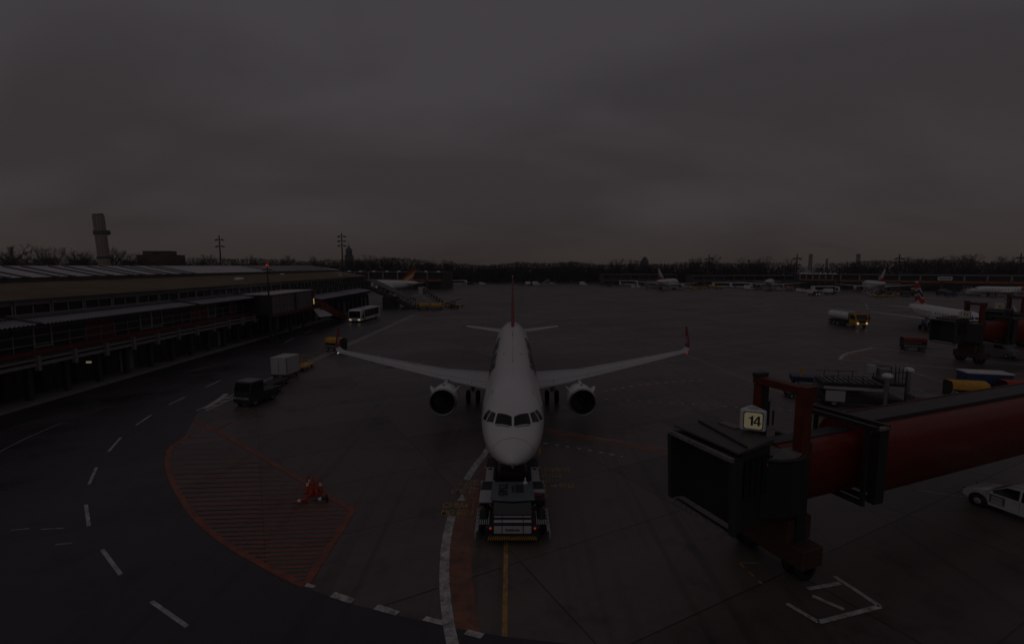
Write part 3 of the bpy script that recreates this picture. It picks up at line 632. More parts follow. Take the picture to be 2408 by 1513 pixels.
# ---- Union-flag tailed regional jet at the neighbouring stand
def banded(name, bands, tilt=0.25, wav=0.35, y0=0.0):
    m = bpy.data.materials.new(name); m.use_nodes = True; t = m.node_tree; b = t.nodes['Principled BSDF']; b.inputs['Roughness'].default_value = 0.4
    tc = t.nodes.new('ShaderNodeTexCoord'); sp = t.nodes.new('ShaderNodeSeparateXYZ'); t.links.new(tc.outputs['Object'], sp.inputs[0])
    sn = t.nodes.new('ShaderNodeMath'); sn.operation = 'SINE'; m1 = t.nodes.new('ShaderNodeMath'); m1.operation = 'MULTIPLY'; m1.inputs[1].default_value = 1.9; t.links.new(sp.outputs[1], m1.inputs[0]); t.links.new(m1.outputs[0], sn.inputs[0])
    m3 = t.nodes.new('ShaderNodeMath'); m3.operation = 'MULTIPLY_ADD'; m3.inputs[1].default_value = wav; t.links.new(sn.outputs[0], m3.inputs[0]); t.links.new(sp.outputs[2], m3.inputs[2])
    m4 = t.nodes.new('ShaderNodeMath'); m4.operation = 'MULTIPLY_ADD'; m4.inputs[1].default_value = tilt; ys = t.nodes.new('ShaderNodeMath'); ys.operation = 'SUBTRACT'; ys.inputs[1].default_value = y0; t.links.new(sp.outputs[1], ys.inputs[0]); t.links.new(ys.outputs[0], m4.inputs[0]); t.links.new(m3.outputs[0], m4.inputs[2])
    lo, hi = bands[0][0], bands[-1][0]; mr = t.nodes.new('ShaderNodeMapRange'); mr.inputs['From Min'].default_value = lo; mr.inputs['From Max'].default_value = hi; t.links.new(m4.outputs[0], mr.inputs['Value'])
    r = t.nodes.new('ShaderNodeValToRGB'); r.color_ramp.interpolation = 'CONSTANT'; el = r.color_ramp.elements
    for i, (p, c) in enumerate(bands[:-1]):
        q = (p - lo) / (hi - lo); e_ = el[0] if i == 0 else el.new(q); e_.position = q; e_.color = (*c, 1)
    el[-1].position = 1.0 if len(el) > len(bands) - 1 else el[-1].position
    t.links.new(mr.outputs[0], r.inputs[0]); t.links.new(r.outputs[0], b.inputs['Base Color']); return m
WH, RD, BL = (.72, .70, .70), (.50, .025, .02), (.02, .03, .09)
flag = banded('flag_tail', [(4.0, WH), (5.1, RD), (6.3, WH), (6.7, BL), (7.5, WH), (7.9, RD), (9.2, WH), (11, WH)], tilt=-.12, wav=.3, y0=26)
ejet = dict(L=29.9, R=1.6, zc=3.05, half=13.0, wing=dict(s=10.6, c=5.1, kink=4.6, kc=3.3, tc=1.3, sweep=25, z=2.15, tipz=3.3), engine=(4.0, 8.9, 1.6, .95, 3.0), fin=dict(s=22.2, c=5.2, ts=26.6, tc=2.1, z=4.5, tz=9.6), tail_half=5.0)
ba, bh = airliner('airliner', 'white regional jet with red white and blue flag fin beside the red bridge', (83.3, 86, 0), rad(-17.8), fin_mat=flag, tip_mat=white, nac_mat=navy, **ejet)
for sd in (-1, 1):
    bh.patch([(5.0, 62 * sd), (8.2, 72 * sd), (8.0, 82 * sd), (6.0, 70 * sd)], red_paint, 'speed_mark', ba, k=4)
    bh.patch([(3.6, 60 * sd), (4.3, 60 * sd), (4.3, 105 * sd), (3.6, 105 * sd)], lgrey, 'cabin_door', ba, k=4)
# ---- airliners on the far stands, seen from behind
amber = banded('amber_striped_tail', [(4.5, (.55, .05, .05)), (6.0, (.62, .25, .02)), (7.1, (.68, .64, .62)), (7.7, (.62, .25, .02)), (9.0, (.25, .02, .03)), (13, WH)], tilt=-.55, wav=0, y0=29)
a319 = dict(L=34, half=17.0, wing=dict(s=11.2, c=6.8, kink=6.4, kc=4.2, tc=1.6, sweep=27, z=2.75, tipz=4.2), engine=(5.75, 9.9, 1.92, 1.13, 3.2))
airliner('airliner', 'white airliner with amber striped fin parked behind the terminal end', (-74, 256, Z0), rad(238), fin_mat=amber, tip='plain', **a319)
redfin = banded('red_root_tail', [(4.5, (.5, .04, .03)), (7.4, WH), (13, WH)], tilt=-.2, wav=0, y0=29)
airliner('airliner', 'distant white airliner with red fin root in front of the low hangar', (96, 287, Z0), rad(144), fin_mat=redfin, tip='plain', group='distant airliners', **a319)
airliner('airliner', 'distant white airliner seen squarely from behind between buses', (150, 286, Z0), rad(149), fin_mat=dark, tip='plain', group='distant airliners', **a319)
airliner('airliner', 'distant white airliner with passenger stairs at its rear door', (183, 257, Z0), rad(158), fin_mat=redfin, tip='plain', group='distant airliners', **a319)
crj = dict(L=25, R=1.35, zc=2.9, half=11.6, wing=dict(s=10, c=4.6, kink=4.2, kc=3.0, tc=1.2, sweep=25, z=1.9, tipz=2.9), engine=(2.35, 16.0, 3.7, .8, 3.4), fin=dict(s=19.0, c=4.6, ts=22.4, tc=2.6, z=4.1, tz=8.2), tail_half=4.2, rear_engine=True)
airliner('airliner', 'white rear engined jet with orange nacelles at the right edge', (198, 214, Z0), rad(-120), fin_mat=orange, tip='plain', nac_mat=orange, **crj)
# ------------------------------------------------------------------ terminal on the left
clad = mat('metal_roof', (0.62, 0.60, 0.63), 0.45, metal=0.2, var=0.1, scale=0.6)
corr = mat('corrugated_sheet', (0.30, 0.30, 0.32), 0.42, metal=0.4, var=0.15, scale=0.8)
brown = mat('brown_roof', (0.28, 0.215, 0.155), 0.75, var=0.28, scale=0.35)
facade = mat('facade_dark', (0.05, 0.048, 0.052), 0.6, var=0.2)
conc = mat('pale_concrete', (0.27, 0.245, 0.245), 0.6, var=0.2, scale=1.5)
panel_w = mat('pale_panel', (0.30, 0.28, 0.29), 0.5, var=0.12, objrand=0.1)
mull = mat('mullion', (0.34, 0.34, 0.35), 0.45, var=0.1)
win = mat('window_glass', (0.02, 0.022, 0.028), 0.12, var=0, spec=0.6)
lead = mat('lead_flashing', (0.075, 0.075, 0.08), 0.5, var=0.15)
T = thing('terminal_building', 'long dark terminal with pale metal roof and brown lower roof on the left', 'building', (-46, 90, 0))
def tp(name, m, mb, parent=None): 
    mb.v = [(x + 46, y - 90, z) for x, y, z in mb.v] if parent is None else [(x + 46, y - 90, z) for x, y, z in mb.v]
    return mb.part(name, m, parent or T)
def ti(name, me, x, y, z, parent=None, rot=(0, 0, 0), sc=(1, 1, 1)): return inst(name, me, parent or T, (x + 46, y - 90, z), rot, sc)
tp('ground_floor_wall', facade, MB().bb(-70, -48.2, 26, 165, 0, 4.0)); tp('upper_floor_wall', facade, MB().bb(-69, -47.2, 26, 165, 4.0, 8.0)); tp('attic_wall', facade, MB().bb(-66, -48.9, 26, 165, 8.0, 9.7))
tp('floor_slab', conc, MB().bb(-48.2, -45.5, 26, 87, 4.02, 4.22))
br = tp('brown_roof', brown, MB().add([(-48.2, 26, 9.72), (-48.2, 163, 9.72), (-60.2, 171, 11.02), (-60.2, 26, 11.02), (-48.2, 26, 9.5), (-48.2, 163, 9.5), (-60.2, 171, 9.5), (-60.2, 26, 9.5)], [(0, 1, 2, 3), (0, 4, 5, 1), (1, 5, 6, 2), (7, 6, 5, 4)]))
tp('gutter', lead, MB().bb(-48.35, -48.05, 26, 163, 9.55, 9.75), br)
rb = MB()
for i in range(300):
    y = 30 + i * 0.42 * (1 + i * .002); 
    if y > 160: break
    rb.bar((-48.25, y, 9.76), (-60.1, y, 11.06), .05, .05)
o_ = tp('roof_rib', brown, rb, br); o_['kind'] = 'stuff'
tp('fascia', lead, MB().bb(-66, -60.0, 26, 172, 11.02, 11.62))
mr_ = tp('metal_roof', clad, MB().add([(-59.85, 26, 11.62), (-59.85, 173, 11.62), (-67, 166, 13.02), (-67, 26, 13.02), (-74, 173, 11.62), (-74, 26, 11.62)], [(0, 1, 2, 3), (3, 2, 4, 5), (1, 4, 2), (0, 5, 4, 1)]))
tp('ridge_cap', clad, MB().bar((-67, 26, 13.03), (-67, 166, 13.03), .35, .06), mr_)
stp = MB().bar((0, 0, .06), (-6.5, 0, 1.34), .5, .1); stp.box((.2, .0, .05), (.5, .7, .1)); stm = stp.mesh('roof_strip', lead)
seam = MB().bar((0, 0, .02), (-7.1, 0, 1.42), .05, .05).mesh('roof_seam', clad)
ys = []
y = 45.7
while y < 92: ys += [y, y + 2.4]; y += 6.4
y = 122.0
while y < 166: ys.append(y); y += 2.9
for y in ys: ti('roof_strip', stm, -59.95, y, 11.66, mr_)
y = 40.0; k = 0
while y < 165 and k < 160: ti('roof_seam', seam, -59.88, y, 11.63, mr_); y += 0.8; k += 1
# attic band: panels, panes and mullions
pm = MB().bb(-.05, .05, -1.9, 1.9, 9.12, 9.5).mesh('attic_panel', panel_w); pw = MB().bb(-.02, .02, -.94, .94, 8.12, 9.06).mesh('window_pane', win); ml = MB().bb(-.06, .06, -.05, .05, 8.05, 9.55).mesh('mullion', mull)
for i in range(29):
    y = 28 + 4.0 * i
    ti('attic_panel', pm, -48.8, y + 2, 0)
    for q in (1, 3): ti('window_pane', pw, -48.82, y + q, 0)
    for q in (-.14, .14): ti('mullion', ml, -48.72, y + q, 0)
    ti('mullion', ml, -48.74, y + 2, 0, None, (0, 0, 0), (1, .7, .66)).location.z = 2.75
# corrugated canopy in three lengths
def corrugated(y0, y1, pitch=.42):
    mb = MB(); n = int((y1 - y0) / pitch * 6); vs = []
    for i in range(n + 1):
        y = y0 + (y1 - y0) * i / n; dz = .07 * math.sin(2 * PI * (y - y0) / pitch)
        vs += [(-48.7, y, 8.14 + dz), (-44.9, y, 7.52 + dz)]
    mb.add(vs, [(2 * i, 2 * i + 1, 2 * i + 3, 2 * i + 2) for i in range(n)], True)
    return mb
for y0, y1 in ((26, 46.3), (46.9, 70), (70.6, 86)): tp('corrugated_canopy', corr, corrugated(y0, y1))
for y0 in (46.6, 70.3, 86.2): tp('canopy_joint', lead, MB().bar((-48.7, y0, 8.2), (-44.9, y0, 7.6), .5, .18))
tp('flashing', mull, MB().bb(-48.75, -48.55, 26, 86, 8.14, 8.24))
# upper floor: panes, red panels, frames
up = MB().bb(-.02, .02, -.93, .93, -1.15, 1.15).mesh('window_pane', win); rp = MB().bb(-.03, .03, -.97, .97, -1.3, 1.3).mesh('red_panel', wall_red); hm = MB().bb(-.05, .05, -2, 2, -.035, .035).mesh('transom', mull); fr_o = MB()
for a, b, c, d in ((-1, 1, 1.05, 1.2), (-1, 1, -1.2, -1.05), (-1, -.86, -1.05, 1.05), (.86, 1, -1.05, 1.05)): fr_o.bb(-.06, .06, a, b, c, d)
frm = fr_o.mesh('window_frame', mull)
for i in range(30):
    y = 28 + 2.0 * i; red = i in (13, 14, 22, 23, 27)
    pn = ti('red_panel' if red else 'window_pane', rp if red else up, -47.14, y + 1, 6.2)
    if i in (10, 17, 18, 24): inst('window_frame', frm, pn, (.06, 0, 0))
    ti('mullion', ml, -47.1, y, -5.9 + 1.4, None, (0, 0, 0), (.7, .6, 1.15))
    if i % 2 == 0:
        for z in (5.35, 6.2, 7.0): ti('transom', hm, -47.05, y + 2, z)
tp('red_rail', wall_red, MB().bb(-46.0, -45.75, 26, 87, 4.55, 4.95)); tp('white_girder', conc, MB().bb(-45.7, -45.45, 26, 87, 3.5, 3.8))
brk = MB().bb(-.22, .22, -.16, .16, 3.05, 4.5).mesh('bracket', conc)
for i in range(15): ti('bracket', brk, -45.5, 30.5 + 4.02 * i, 0)
colm = MB().bb(-.25, .25, -.25, .25, 0, 3.5).mesh('column', facade); gp = MB().bb(-.03, .03, -1.85, 1.85, .25, 3.1).mesh('window_pane', win); dr = MB().bb(-.04, .04, -1.1, 1.1, 0, 2.6).mesh('door', grey)
for i in range(33):
    y = 30.5 + 4.02 * i; ti('column', colm, -46.6, y, 0)
    if i % 5 == 2: ti('door', dr, -48.1, y + 2, 0)
    else: ti('window_pane', gp, -48.14, y + 2, 0)
for y in (54.2, 62.0, 63.0, 64, 65, 66): ti('soffit_lamp', MB().box((0, 0, 0), (.25, .3, .06)).mesh('soffit_lamp', white), -46.3, y, 3.3)
ti('soffit_lamp', MB().box((0, 0, 0), (.5, .14, .2)).mesh('soffit_lamp', mat('dim_lamp', (.9, .85, .6), .4, var=0, emit=(1, .9, .6), es=.25)), -46.2, 53.0, 2.6)
tp('kerb', conc, MB().bb(-45.4, -44.9, 26, 165, 0, .14)); tp('pavement', grey, MB().bb(-48.2, -45.4, 26, 165, 0, .12))
# facade beyond the annex
for i in range(15):
    y = 106 + 4.0 * i; 
    if y < 162:
        ti('window_pane', up, -47.14, y + 1, 6.6); ti('window_pane', up, -47.14, y + 3, 6.6); ti('mullion', ml, -47.1, y, -4.1, None, (0, 0, 0), (1, 1, 1.2))
for y0, y1 in ((112, 131), (132, 152)): tp('awning', corr, MB().add([(-47, y0, 6.2), (-47, y1, 6.2), (-43.4, y1, 5.5), (-43.4, y0, 5.5), (-47, y0, 6.05), (-47, y1, 6.05), (-43.4, y1, 5.35), (-43.4, y0, 5.35)], [(0, 1, 2, 3), (7, 6, 5, 4), (3, 2, 6, 7), (0, 3, 7, 4), (2, 1, 5, 6)]))
vent = MB().lathe([(0, .7), (.35, .75), (.5, .6), (.62, .01)], axis='Z', n=12).mesh('roof_vent', white)
for x, y, s_ in ((-53.5, 97, 1.2), (-58, 125, .8), (-52, 150, .7)): ti('roof_vent', vent, x, y, 9.75 + (-x - 48.2) * .108, br, (0, 0, 0), (s_, s_, s_ * .6))
# annex box built out over the road
A = thing('annex_block', 'flat roofed box annex with pale ribbed panels projecting from the terminal', 'building', (-46.2, 95, 0))
MB().bb(-3.9, 3.8, -8.3, 9, 4.4, 7.9).part('wall', facade, A); MB().bb(-4.2, 4.1, -8.6, 9.3, 7.9, 8.05).part('roof', clad, A); MB().bb(3.6, 4.05, -8.5, 9.2, 4.0, 4.4).part('red_base', wall_red, A)
pn_ = MB().bb(0, .08, -.66, .66, 4.5, 7.7).mesh('wall_panel', mat('annex_panel', (.17, .14, .145), .5, var=.15, objrand=.12))
for i in range(12):
    if i == 6: continue
    inst('wall_panel', pn_, A, (3.8, -7.4 + 1.43 * i, 0))
MB().bb(3.85, 3.95, 1.2, 2.6, 5.6, 6.8).part('louvre', lead, A)
for y in (-6, 0, 6): MB().bb(3.0, 3.4, y - .2, y + .2, 0, 4.4).part('column', facade, A)
# red ramp with pale apron panel next to the annex
RG = thing('red_ramp', 'dark red enclosed ramp sloping down from the annex towards the bus', 'walkway', (-41, 112, 0))
MB().add([(-2, -6, 5.6), (0, -6, 5.6), (1.6, 4, 1.4), (-.4, 4, 1.4), (-2, -6, 3.2), (0, -6, 3.2), (1.6, 4, .2), (-.4, 4, .2)], [(0, 1, 2, 3), (7, 6, 5, 4), (0, 4, 5, 1), (1, 5, 6, 2), (2, 6, 7, 3), (3, 7, 4, 0)]).part('ramp_body', wall_red, RG)
MB().bb(-3.2, -1.6, -6.6, -5.6, 3.2, 8.0).part('head_post', wall_red, RG); MB().add([(-.6, -9, 4.0), (2.2, -7.6, 2.4), (2.2, -5.6, 2.4), (-.6, -5.6, 4.0), (.8, -9.6, 2.4)], [(0, 4, 1, 2, 3)]).part('pale_flap', lgrey, RG)
MB().bb(-1.5, -1.3, -6.7, -6.62, 4.9, 6.1).part('strip_lamp', mat('strip_lamp', (1, .9, .5), .4, var=0, emit=(1, .85, .4), es=.45), RG)
# covered stair with lattice sides at the far end
CS = thing('covered_stair', 'dark covered walkway with lattice sides sloping down to the apron', 'walkway', (-38, 155, 0))
a0, a1 = Vector((-8, 5.5, 8.7)), Vector((7.5, -5, 3.2)); d_ = Vector((.55, .83, 0)) * 1.5
def cs(t, sd, dz): return a0.lerp(a1, t) + d_ * sd + Vector((0, 0, dz))
MB().add([cs(0, -1.15, 0), cs(1, -1.15, 0), cs(1, 1.15, 0), cs(0, 1.15, 0), cs(0, -1.15, -.22), cs(1, -1.15, -.22), cs(1, 1.15, -.22), cs(0, 1.15, -.22)], [(0, 1, 2, 3), (7, 6, 5, 4), (0, 4, 5, 1), (1, 5, 6, 2), (2, 6, 7, 3), (3, 7, 4, 0)]).part('roof', lead, CS)
MB().add([cs(0, -1, -2.5), cs(1, -1, -2.5), cs(1, 1, -2.5), cs(0, 1, -2.5), cs(0, -1, -2.9), cs(1, -1, -2.9), cs(1, 1, -2.9), cs(0, 1, -2.9)], [(0, 1, 2, 3), (7, 6, 5, 4), (0, 4, 5, 1), (1, 5, 6, 2), (2, 6, 7, 3), (3, 7, 4, 0)]).part('floor', facade, CS)
for sd in (-1, 1):
    for i in range(10):
        MB().bar(cs(i / 9, sd, -.1), cs(i / 9, sd, -2.6), .13).part('lattice_bar', facade, CS)
        if i < 9: MB().bar(cs(i / 9, sd, -2.5), cs((i + 1) / 9, sd, -.2), .11).part('lattice_bar', facade, CS)
MB().bb(4.5, 9.5, -6.6, -3.4, 0, .5).part('base', facade, CS); MB().bb(-2.4, 2.2, -1.6, 2.2, 0, 3.4).part('support_block', facade, CS)

# ------------------------------------------------------------------ buildings beyond
stripe_orange = mat('orange_stripe', (0.40, 0.12, 0.03), 0.5, var=0.3, scale=.3)  # orange colour of the stripe panels, no emission
def long_block(name, label, p, q, depth, z_roof, z_str, bays, m_wall=facade, stripe=True, domes=0, cat='building', piers=True):
    p, q = Vector(p).xy, Vector(q).xy; L = (q - p).length; rz = math.atan2((q - p).y, (q - p).x); c = (p + q) / 2
    t = thing(name, label, cat, (c.x, c.y, Z0), rz)
    MB().bb(-L / 2, L / 2, .6, depth, 0, z_str).part('ground_floor_wall', m_wall, t); MB().bb(-L / 2, L / 2, 2.0, depth, z_str, z_roof - .3).part('upper_wall', m_wall, t); MB().bb(-L / 2 - .5, L / 2 + .5, .8, depth + .5, z_roof - .3, z_roof).part('roof', lead, t)
    b = L / bays; ps = MB().bb(-b * .46, b * .46, -.05, .6, z_str - .5, z_str + .35).mesh('stripe_panel', stripe_orange); pw_ = MB().bb(-b * .44, b * .44, 1.9, 2.05, z_str + .7, z_roof - .7).mesh('window', win); gw = MB().bb(-b * .42, b * .42, .5, .65, .6, z_str - .9).mesh('window', win); pr = MB().bb(-.3, .3, .9, 2.0, z_str, z_roof - .3).mesh('pier', conc)
    for i in range(bays):
        x = -L / 2 + b * (i + .5)
        if stripe: inst('stripe_panel', ps, t, (x, 0, 0))
        inst('window', pw_, t, (x, 0, 0)); inst('window', gw, t, (x, 0, 0))
        if piers: inst('pier', pr, t, (x - b / 2, 0, 0))
    dm = MB().lathe([(0, 1.15), (.3, 1.0), (.5, .6), (.58, .01)], axis='Z', n=12).mesh('skylight_dome', white)
    for i in range(domes): inst('skylight_dome', dm, t, (-L / 2 + L * (i + .5) / domes, 5.5 + (i % 3) * .6, z_roof - .02))
    return t
g1, g2 = G(1975, 681), G(2560, 693)
RT = long_block('terminal_building', 'long dark far terminal with orange panel stripe and pale piers on the right', g1, g2, 22, 8.3, 5.0, 11)
sg = MB(); s1 = g1.lerp(g2, .46); 
SB = thing('advert_sign', 'small white sign board on the roof edge of the far right terminal', 'sign', (s1.x - .3, s1.y - 1.0, 5.55), math.atan2(g2.y - g1.y, g2.x - g1.x))
MB().bb(-2.8, 2.8, -.1, .1, .25, 2.0).part('board', white, SB); MB().bb(-2.4, 2.4, -.14, -.105, .75, 1.5).part('dark_print', grey, SB); MB().bb(-2.2, 2.2, -.05, .05, 0, .25).part('base', dark, SB)
long_block('low_building', 'dark low building with white roof domes left of the far terminal', G(1880, 679), G(1972, 680.5), 20, 8.4, 5.2, 6, domes=8)
long_block('low_building', 'low dark building with white skylight domes behind the left terminal', (-115, 285, 0), (-38, 268, 0), 18, 9.6, 5.2, 9, domes=10)
long_block('hangar', 'long low hangar behind the distant airliner with red fin root', (62, 335, 0), (112, 335, 0), 16, 7.2, 3.4, 8, mat('hangar_wall', (.09, .08, .08), .7), stripe=False, piers=False)
long_block('hangar', 'longer low hangar left of the domed building', (120, 325, 0), (200, 325, 0), 16, 6.6, 3.2, 12, mat('hangar_wall', (.09, .08, .08), .7), stripe=False, piers=False)
# block on the skyline with two roof boxes
BK = thing('brick_block', 'dark brick block with two roof boxes above the left treeline', 'building', (-275, 390, 0))
bm_ = mat('dark_brick', (.10, .05, .04), .8, var=.2); MB().bb(-10.5, 10.5, -8, 8, 0, 11).part('lower_wall', bm_, BK); MB().bb(-12.5, 12.8, -9, 9, 11, 21.4).part('upper_wall', bm_, BK)
for x0, x1 in ((-10.6, -3.2), (1.8, 9)): MB().bb(x0, x1, -5, 5, 21.4, 24.2).part('roof_box', bm_, BK); MB().bb(x0 - .2, x1 + .2, -5.2, 5.2, 24.2, 24.5).part('cap', lgrey, BK)
for i in range(6): MB().bb(-9.5 + 3.4 * i, -7.5 + 3.4 * i, -8.1, -7.95, 6, 8).part('window', win, BK)
# triple flue chimney, slightly leaning
CH = thing('chimney', 'pale triple flue chimney with dark collars above the metal roof', 'chimney', (-245.5, 300, 0)); CH.rotation_euler = (0, rad(-2.6), 0)
flue = mat('flue_metal', (.30, .25, .20), .55, var=.15, scale=.3)
for dx, dy in ((-1.62, 0), (1.62, .0), (0, 2.4)):
    fl = MB().cyl((dx, dy, 0), (dx, dy, 43), 1.6, n=20).part('flue', flue, CH); MB().cyl((dx, dy, 43), (dx, dy, 43.8), 1.3, n=16).part('flue_tip', lead, fl)
for z0, z1 in ((31.5, 34.2), (17, 19)): MB().bb(-3.35, 3.35, -1.72, 4.1, z0, z1).part('collar', lead, CH, .6)
MB().bb(-.12, .12, -1.3, -1.0, 2, 43).part('ladder', white, CH)
# church tower, tower block and far stacks on the skyline
CT = thing('church_tower', 'domed church tower rising over the trees beside the tall mast', 'tower', (AT(821, 606, 620).x, 620, 0))
MB().bb(-4.2, 4.2, -4.2, 4.2, 0, 26).part('shaft', facade, CT); MB().cyl((0, 0, 26), (0, 0, 31), 4.0, n=8).part('drum', facade, CT); MB().lathe([(31, 4.6), (31.6, 4.3), (33.5, 3.6), (35.2, 2.2), (36.2, .9), (38.6, .7), (39.2, .05)], axis='Z', n=12).part('dome', lead, CT); MB().bar((0, 0, 39), (0, 0, 42.5), .3).part('spire', lead, CT)
TB = thing('tower_block', 'small stepped tower block on the middle of the skyline', 'tower', (AT(1516, 612, 700).x, 700, 0))
MB().bb(-4.5, 4.5, -4, 4, 0, 20).part('shaft', facade, TB); MB().bb(-3.2, 3.2, -3, 3, 20, 23).part('upper_storey', facade, TB); MB().bb(-2, 2, -2, 2, 23, 25).part('cap', facade, TB)
fs = mat('far_stack', (.16, .14, .13), .8)
for px, top, yy, r, lb in ((1907, 597, 1500, 5, 'pale far smokestack left of the domed building, broadest of three'), (1945, 608, 1500, 3, 'short dark far smokestack in the middle of three'), (2019, 597, 1500, 5.5, 'smoking far smokestack, rightmost of three')):
    c = AT(px, top, yy); S_ = thing('smokestack', lb, 'chimney', (c.x, yy, 0), 0, 'far smokestacks'); MB().cyl((0, 0, 0), (0, 0, c.z * .8), r * 1.15, r, n=12).part('shaft', fs, S_); MB().cyl((0, 0, c.z * .8), (0, 0, c.z), r * .98, r * .95, n=12).part('top_band', facade, S_)
# ------------------------------------------------------------------ floodlight masts
def mast(px, top, y, label, arms=2, red=False):
    c = AT(px, top, y); h = c.z; t = thing('floodlight_mast', label, 'lamp mast', (c.x, y, 0), 0, 'floodlight masts')
    MB().cyl((0, 0, 0), (0, 0, h), .36 * y / 200 + .1, .2 * y / 200, n=8).part('pole', dark, t); s_ = y / 200
    for k in range(arms):
        z = h - (1.6 + 2.6 * k) * s_ * (1 if arms == 2 else .7); ar = MB().bar((-1.3 * s_, 0, z), (1.3 * s_, 0, z), .2 * s_).part('crossarm', dark, t)
        for x in (-1.25, 1.25): MB().box((x * s_, 0, z - .3 * s_), (1.0 * s_, .8 * s_, .4 * s_), ry=rad(8 if x > 0 else -8)).part('lamp_head', dark, ar)
    if red: MB().lathe([(0, .25), (.2, .25), (.45, .02)], (0, 0, h), axis='Z', n=8).part('beacon', lamp_r, t)
    return t
mast(515, 553, 260, 'floodlight mast above the roof right of the chimney and brick block'); mast(803, 548, 190, 'tallest floodlight mast with three stacked lamp rows beside the church tower', 3)
mast(1668, 598, 345, 'floodlight mast between the two low hangars'); mast(1875, 597, 300, 'floodlight mast at the left end of the domed building'); mast(2116, 597, 260, 'floodlight mast behind the far right terminal near the wooded mound'); mast(2402, 595, 250, 'floodlight mast cut by the right edge of the picture')
mast(628, 626, 82, 'near floodlight mast with red beacon in front of the box annex', 1, True)
# ------------------------------------------------------------------ trees
def bare_tree(seed, h):
    r = random.Random(seed); tr, cr_ = MB(), MB()
    def tri(mb, p, q, r0, r1):
        d = (q - p).normalized(); x = d.cross(Vector((.3, .9, .2))).normalized(); z = x.cross(d); vs = []
        for c, rr_ in ((p, r0), (q, r1)):
            for i in range(3): a = 2 * PI * i / 3; vs.append(c + (x * math.cos(a) + z * math.sin(a)) * rr_)
        mb.add(vs, [(0, 1, 4, 3), (1, 2, 5, 4), (2, 0, 3, 5)])
    def grow(p, d, L, rad_, lev):
        q = p + d * L; tri(tr if lev < 2 else cr_, p, q, rad_, rad_ * .62)
        if lev >= 6: return
        nb = (4, 3, 3, 3, 3, 3)[lev]
        for i in range(nb):
            ax = Vector((r.gauss(0, 1), r.gauss(0, 1), r.gauss(0, .5))).normalized(); nd = (d + ax * r.uniform(.45, .85) + Vector((0, 0, .12))).normalized()
            grow(p.lerp(q, r.uniform(.55, 1.0)), nd, L * r.uniform(.56, .80), rad_ * .60, lev + 1)
        if lev == 0: grow(q, (d + Vector((r.gauss(0, .1), r.gauss(0, .1), 0))).normalized(), L * .8, rad_ * .66, 1)
    grow(Vector((0, 0, 0)), Vector((r.gauss(0, .05), r.gauss(0, .05), 1)).normalized(), h * .32, h * .021, 0)
    zt = max(v[2] for v in cr_.v); k = h / zt
    for mb in (tr, cr_): mb.v = [(x * k, y * k, z * k) for x, y, z in mb.v]
    # keep the twigs as thick as reads at this distance
    return tr.mesh('trunk', bark), cr_.mesh('crown', twig)
TV = [bare_tree(s_, 10.0) for s_ in (1, 2, 5, 8, 11, 14)]
rt = random.Random(5)
def tree(x, y, h, label, group, wide=1.0):
    t = thing('bare_tree', label, 'tree', (x, y, Z0), rt.random() * 6.28, group); v = TV[rt.randrange(6)]; s_ = h / 10
    inst('trunk', v[0], t, (0, 0, 0), (0, 0, 0), (s_ * wide, s_ * wide, s_)); inst('crown', v[1], t, (0, 0, 0), (0, 0, 0), (s_ * wide, s_ * wide, s_))
# skyline trees that stand out above the wood: (px, top, distance, width)
for px, top, y, wd, lb in ((40, 571, 300, 1.25, 'broad bare tree, tallest at the far left above the metal roof'), (16, 585, 300, 1, None), (100, 576, 310, .7, None), (128, 578, 310, .8, None), (165, 583, 310, 1.0, None), (195, 588, 320, 1.1, None), (268, 580, 330, .9, None), (290, 587, 330, 1, None), (322, 593, 330, .9, None), (484, 596, 350, 1, None), (590, 598, 360, .9, None), (668, 598, 360, 1, None), (740, 600, 370, 1, None), (845, 600, 370, 1.0, None), (870, 597, 370, 1.0, None), (910, 600, 370, 1.1, None), (1010, 607, 380, 1.2, None), (1050, 608, 380, 1, None), (1340, 612, 380, 1.2, None), (1450, 606, 390, 1.3, None), (1490, 607, 390, 1, None), (1680, 598, 390, 1.0, 'bare tree with open crown right of the mast between the hangars'), (1640, 603, 390, 1, None), (1755, 605, 390, 1.2, None), (1800, 601, 390, 1.3, None), (1860, 607, 390, .9, None), (2140, 602, 360, 1.3, None), (2175, 604, 360, 1.2, None), (2250, 598, 340, 1.6, 'wide rounded bare tree on the right skyline'), (2285, 595, 335, 1.1, None), (2210, 602, 350, 1.2, None), (2345, 602, 340, 1.3, None), (2380, 600, 340, 1.3, None)):
    c = AT(px, top, y); tree(c.x, y, c.z * 1.02, lb or 'bare tree standing out above the skyline of the wood', 'skyline trees' if not lb else None, wd)
# edge of the wood, tree by tree
for i in range(205):
    x = -440 + 940 * i / 204 + rt.uniform(-2.5, 2.5); y = rt.uniform(352, 395) + max(0, -x - 60) * -.08
    if x > 215: y = rt.uniform(300, 335)
    tree(x, y, rt.uniform(12.2, 15.0) + (2.5 if x < -60 else 0) + (1.0 if x > 200 else 0), 'bare tree in the dark edge of the far wood', 'trees along the edge of the far wood', rt.uniform(.8, 1.2))
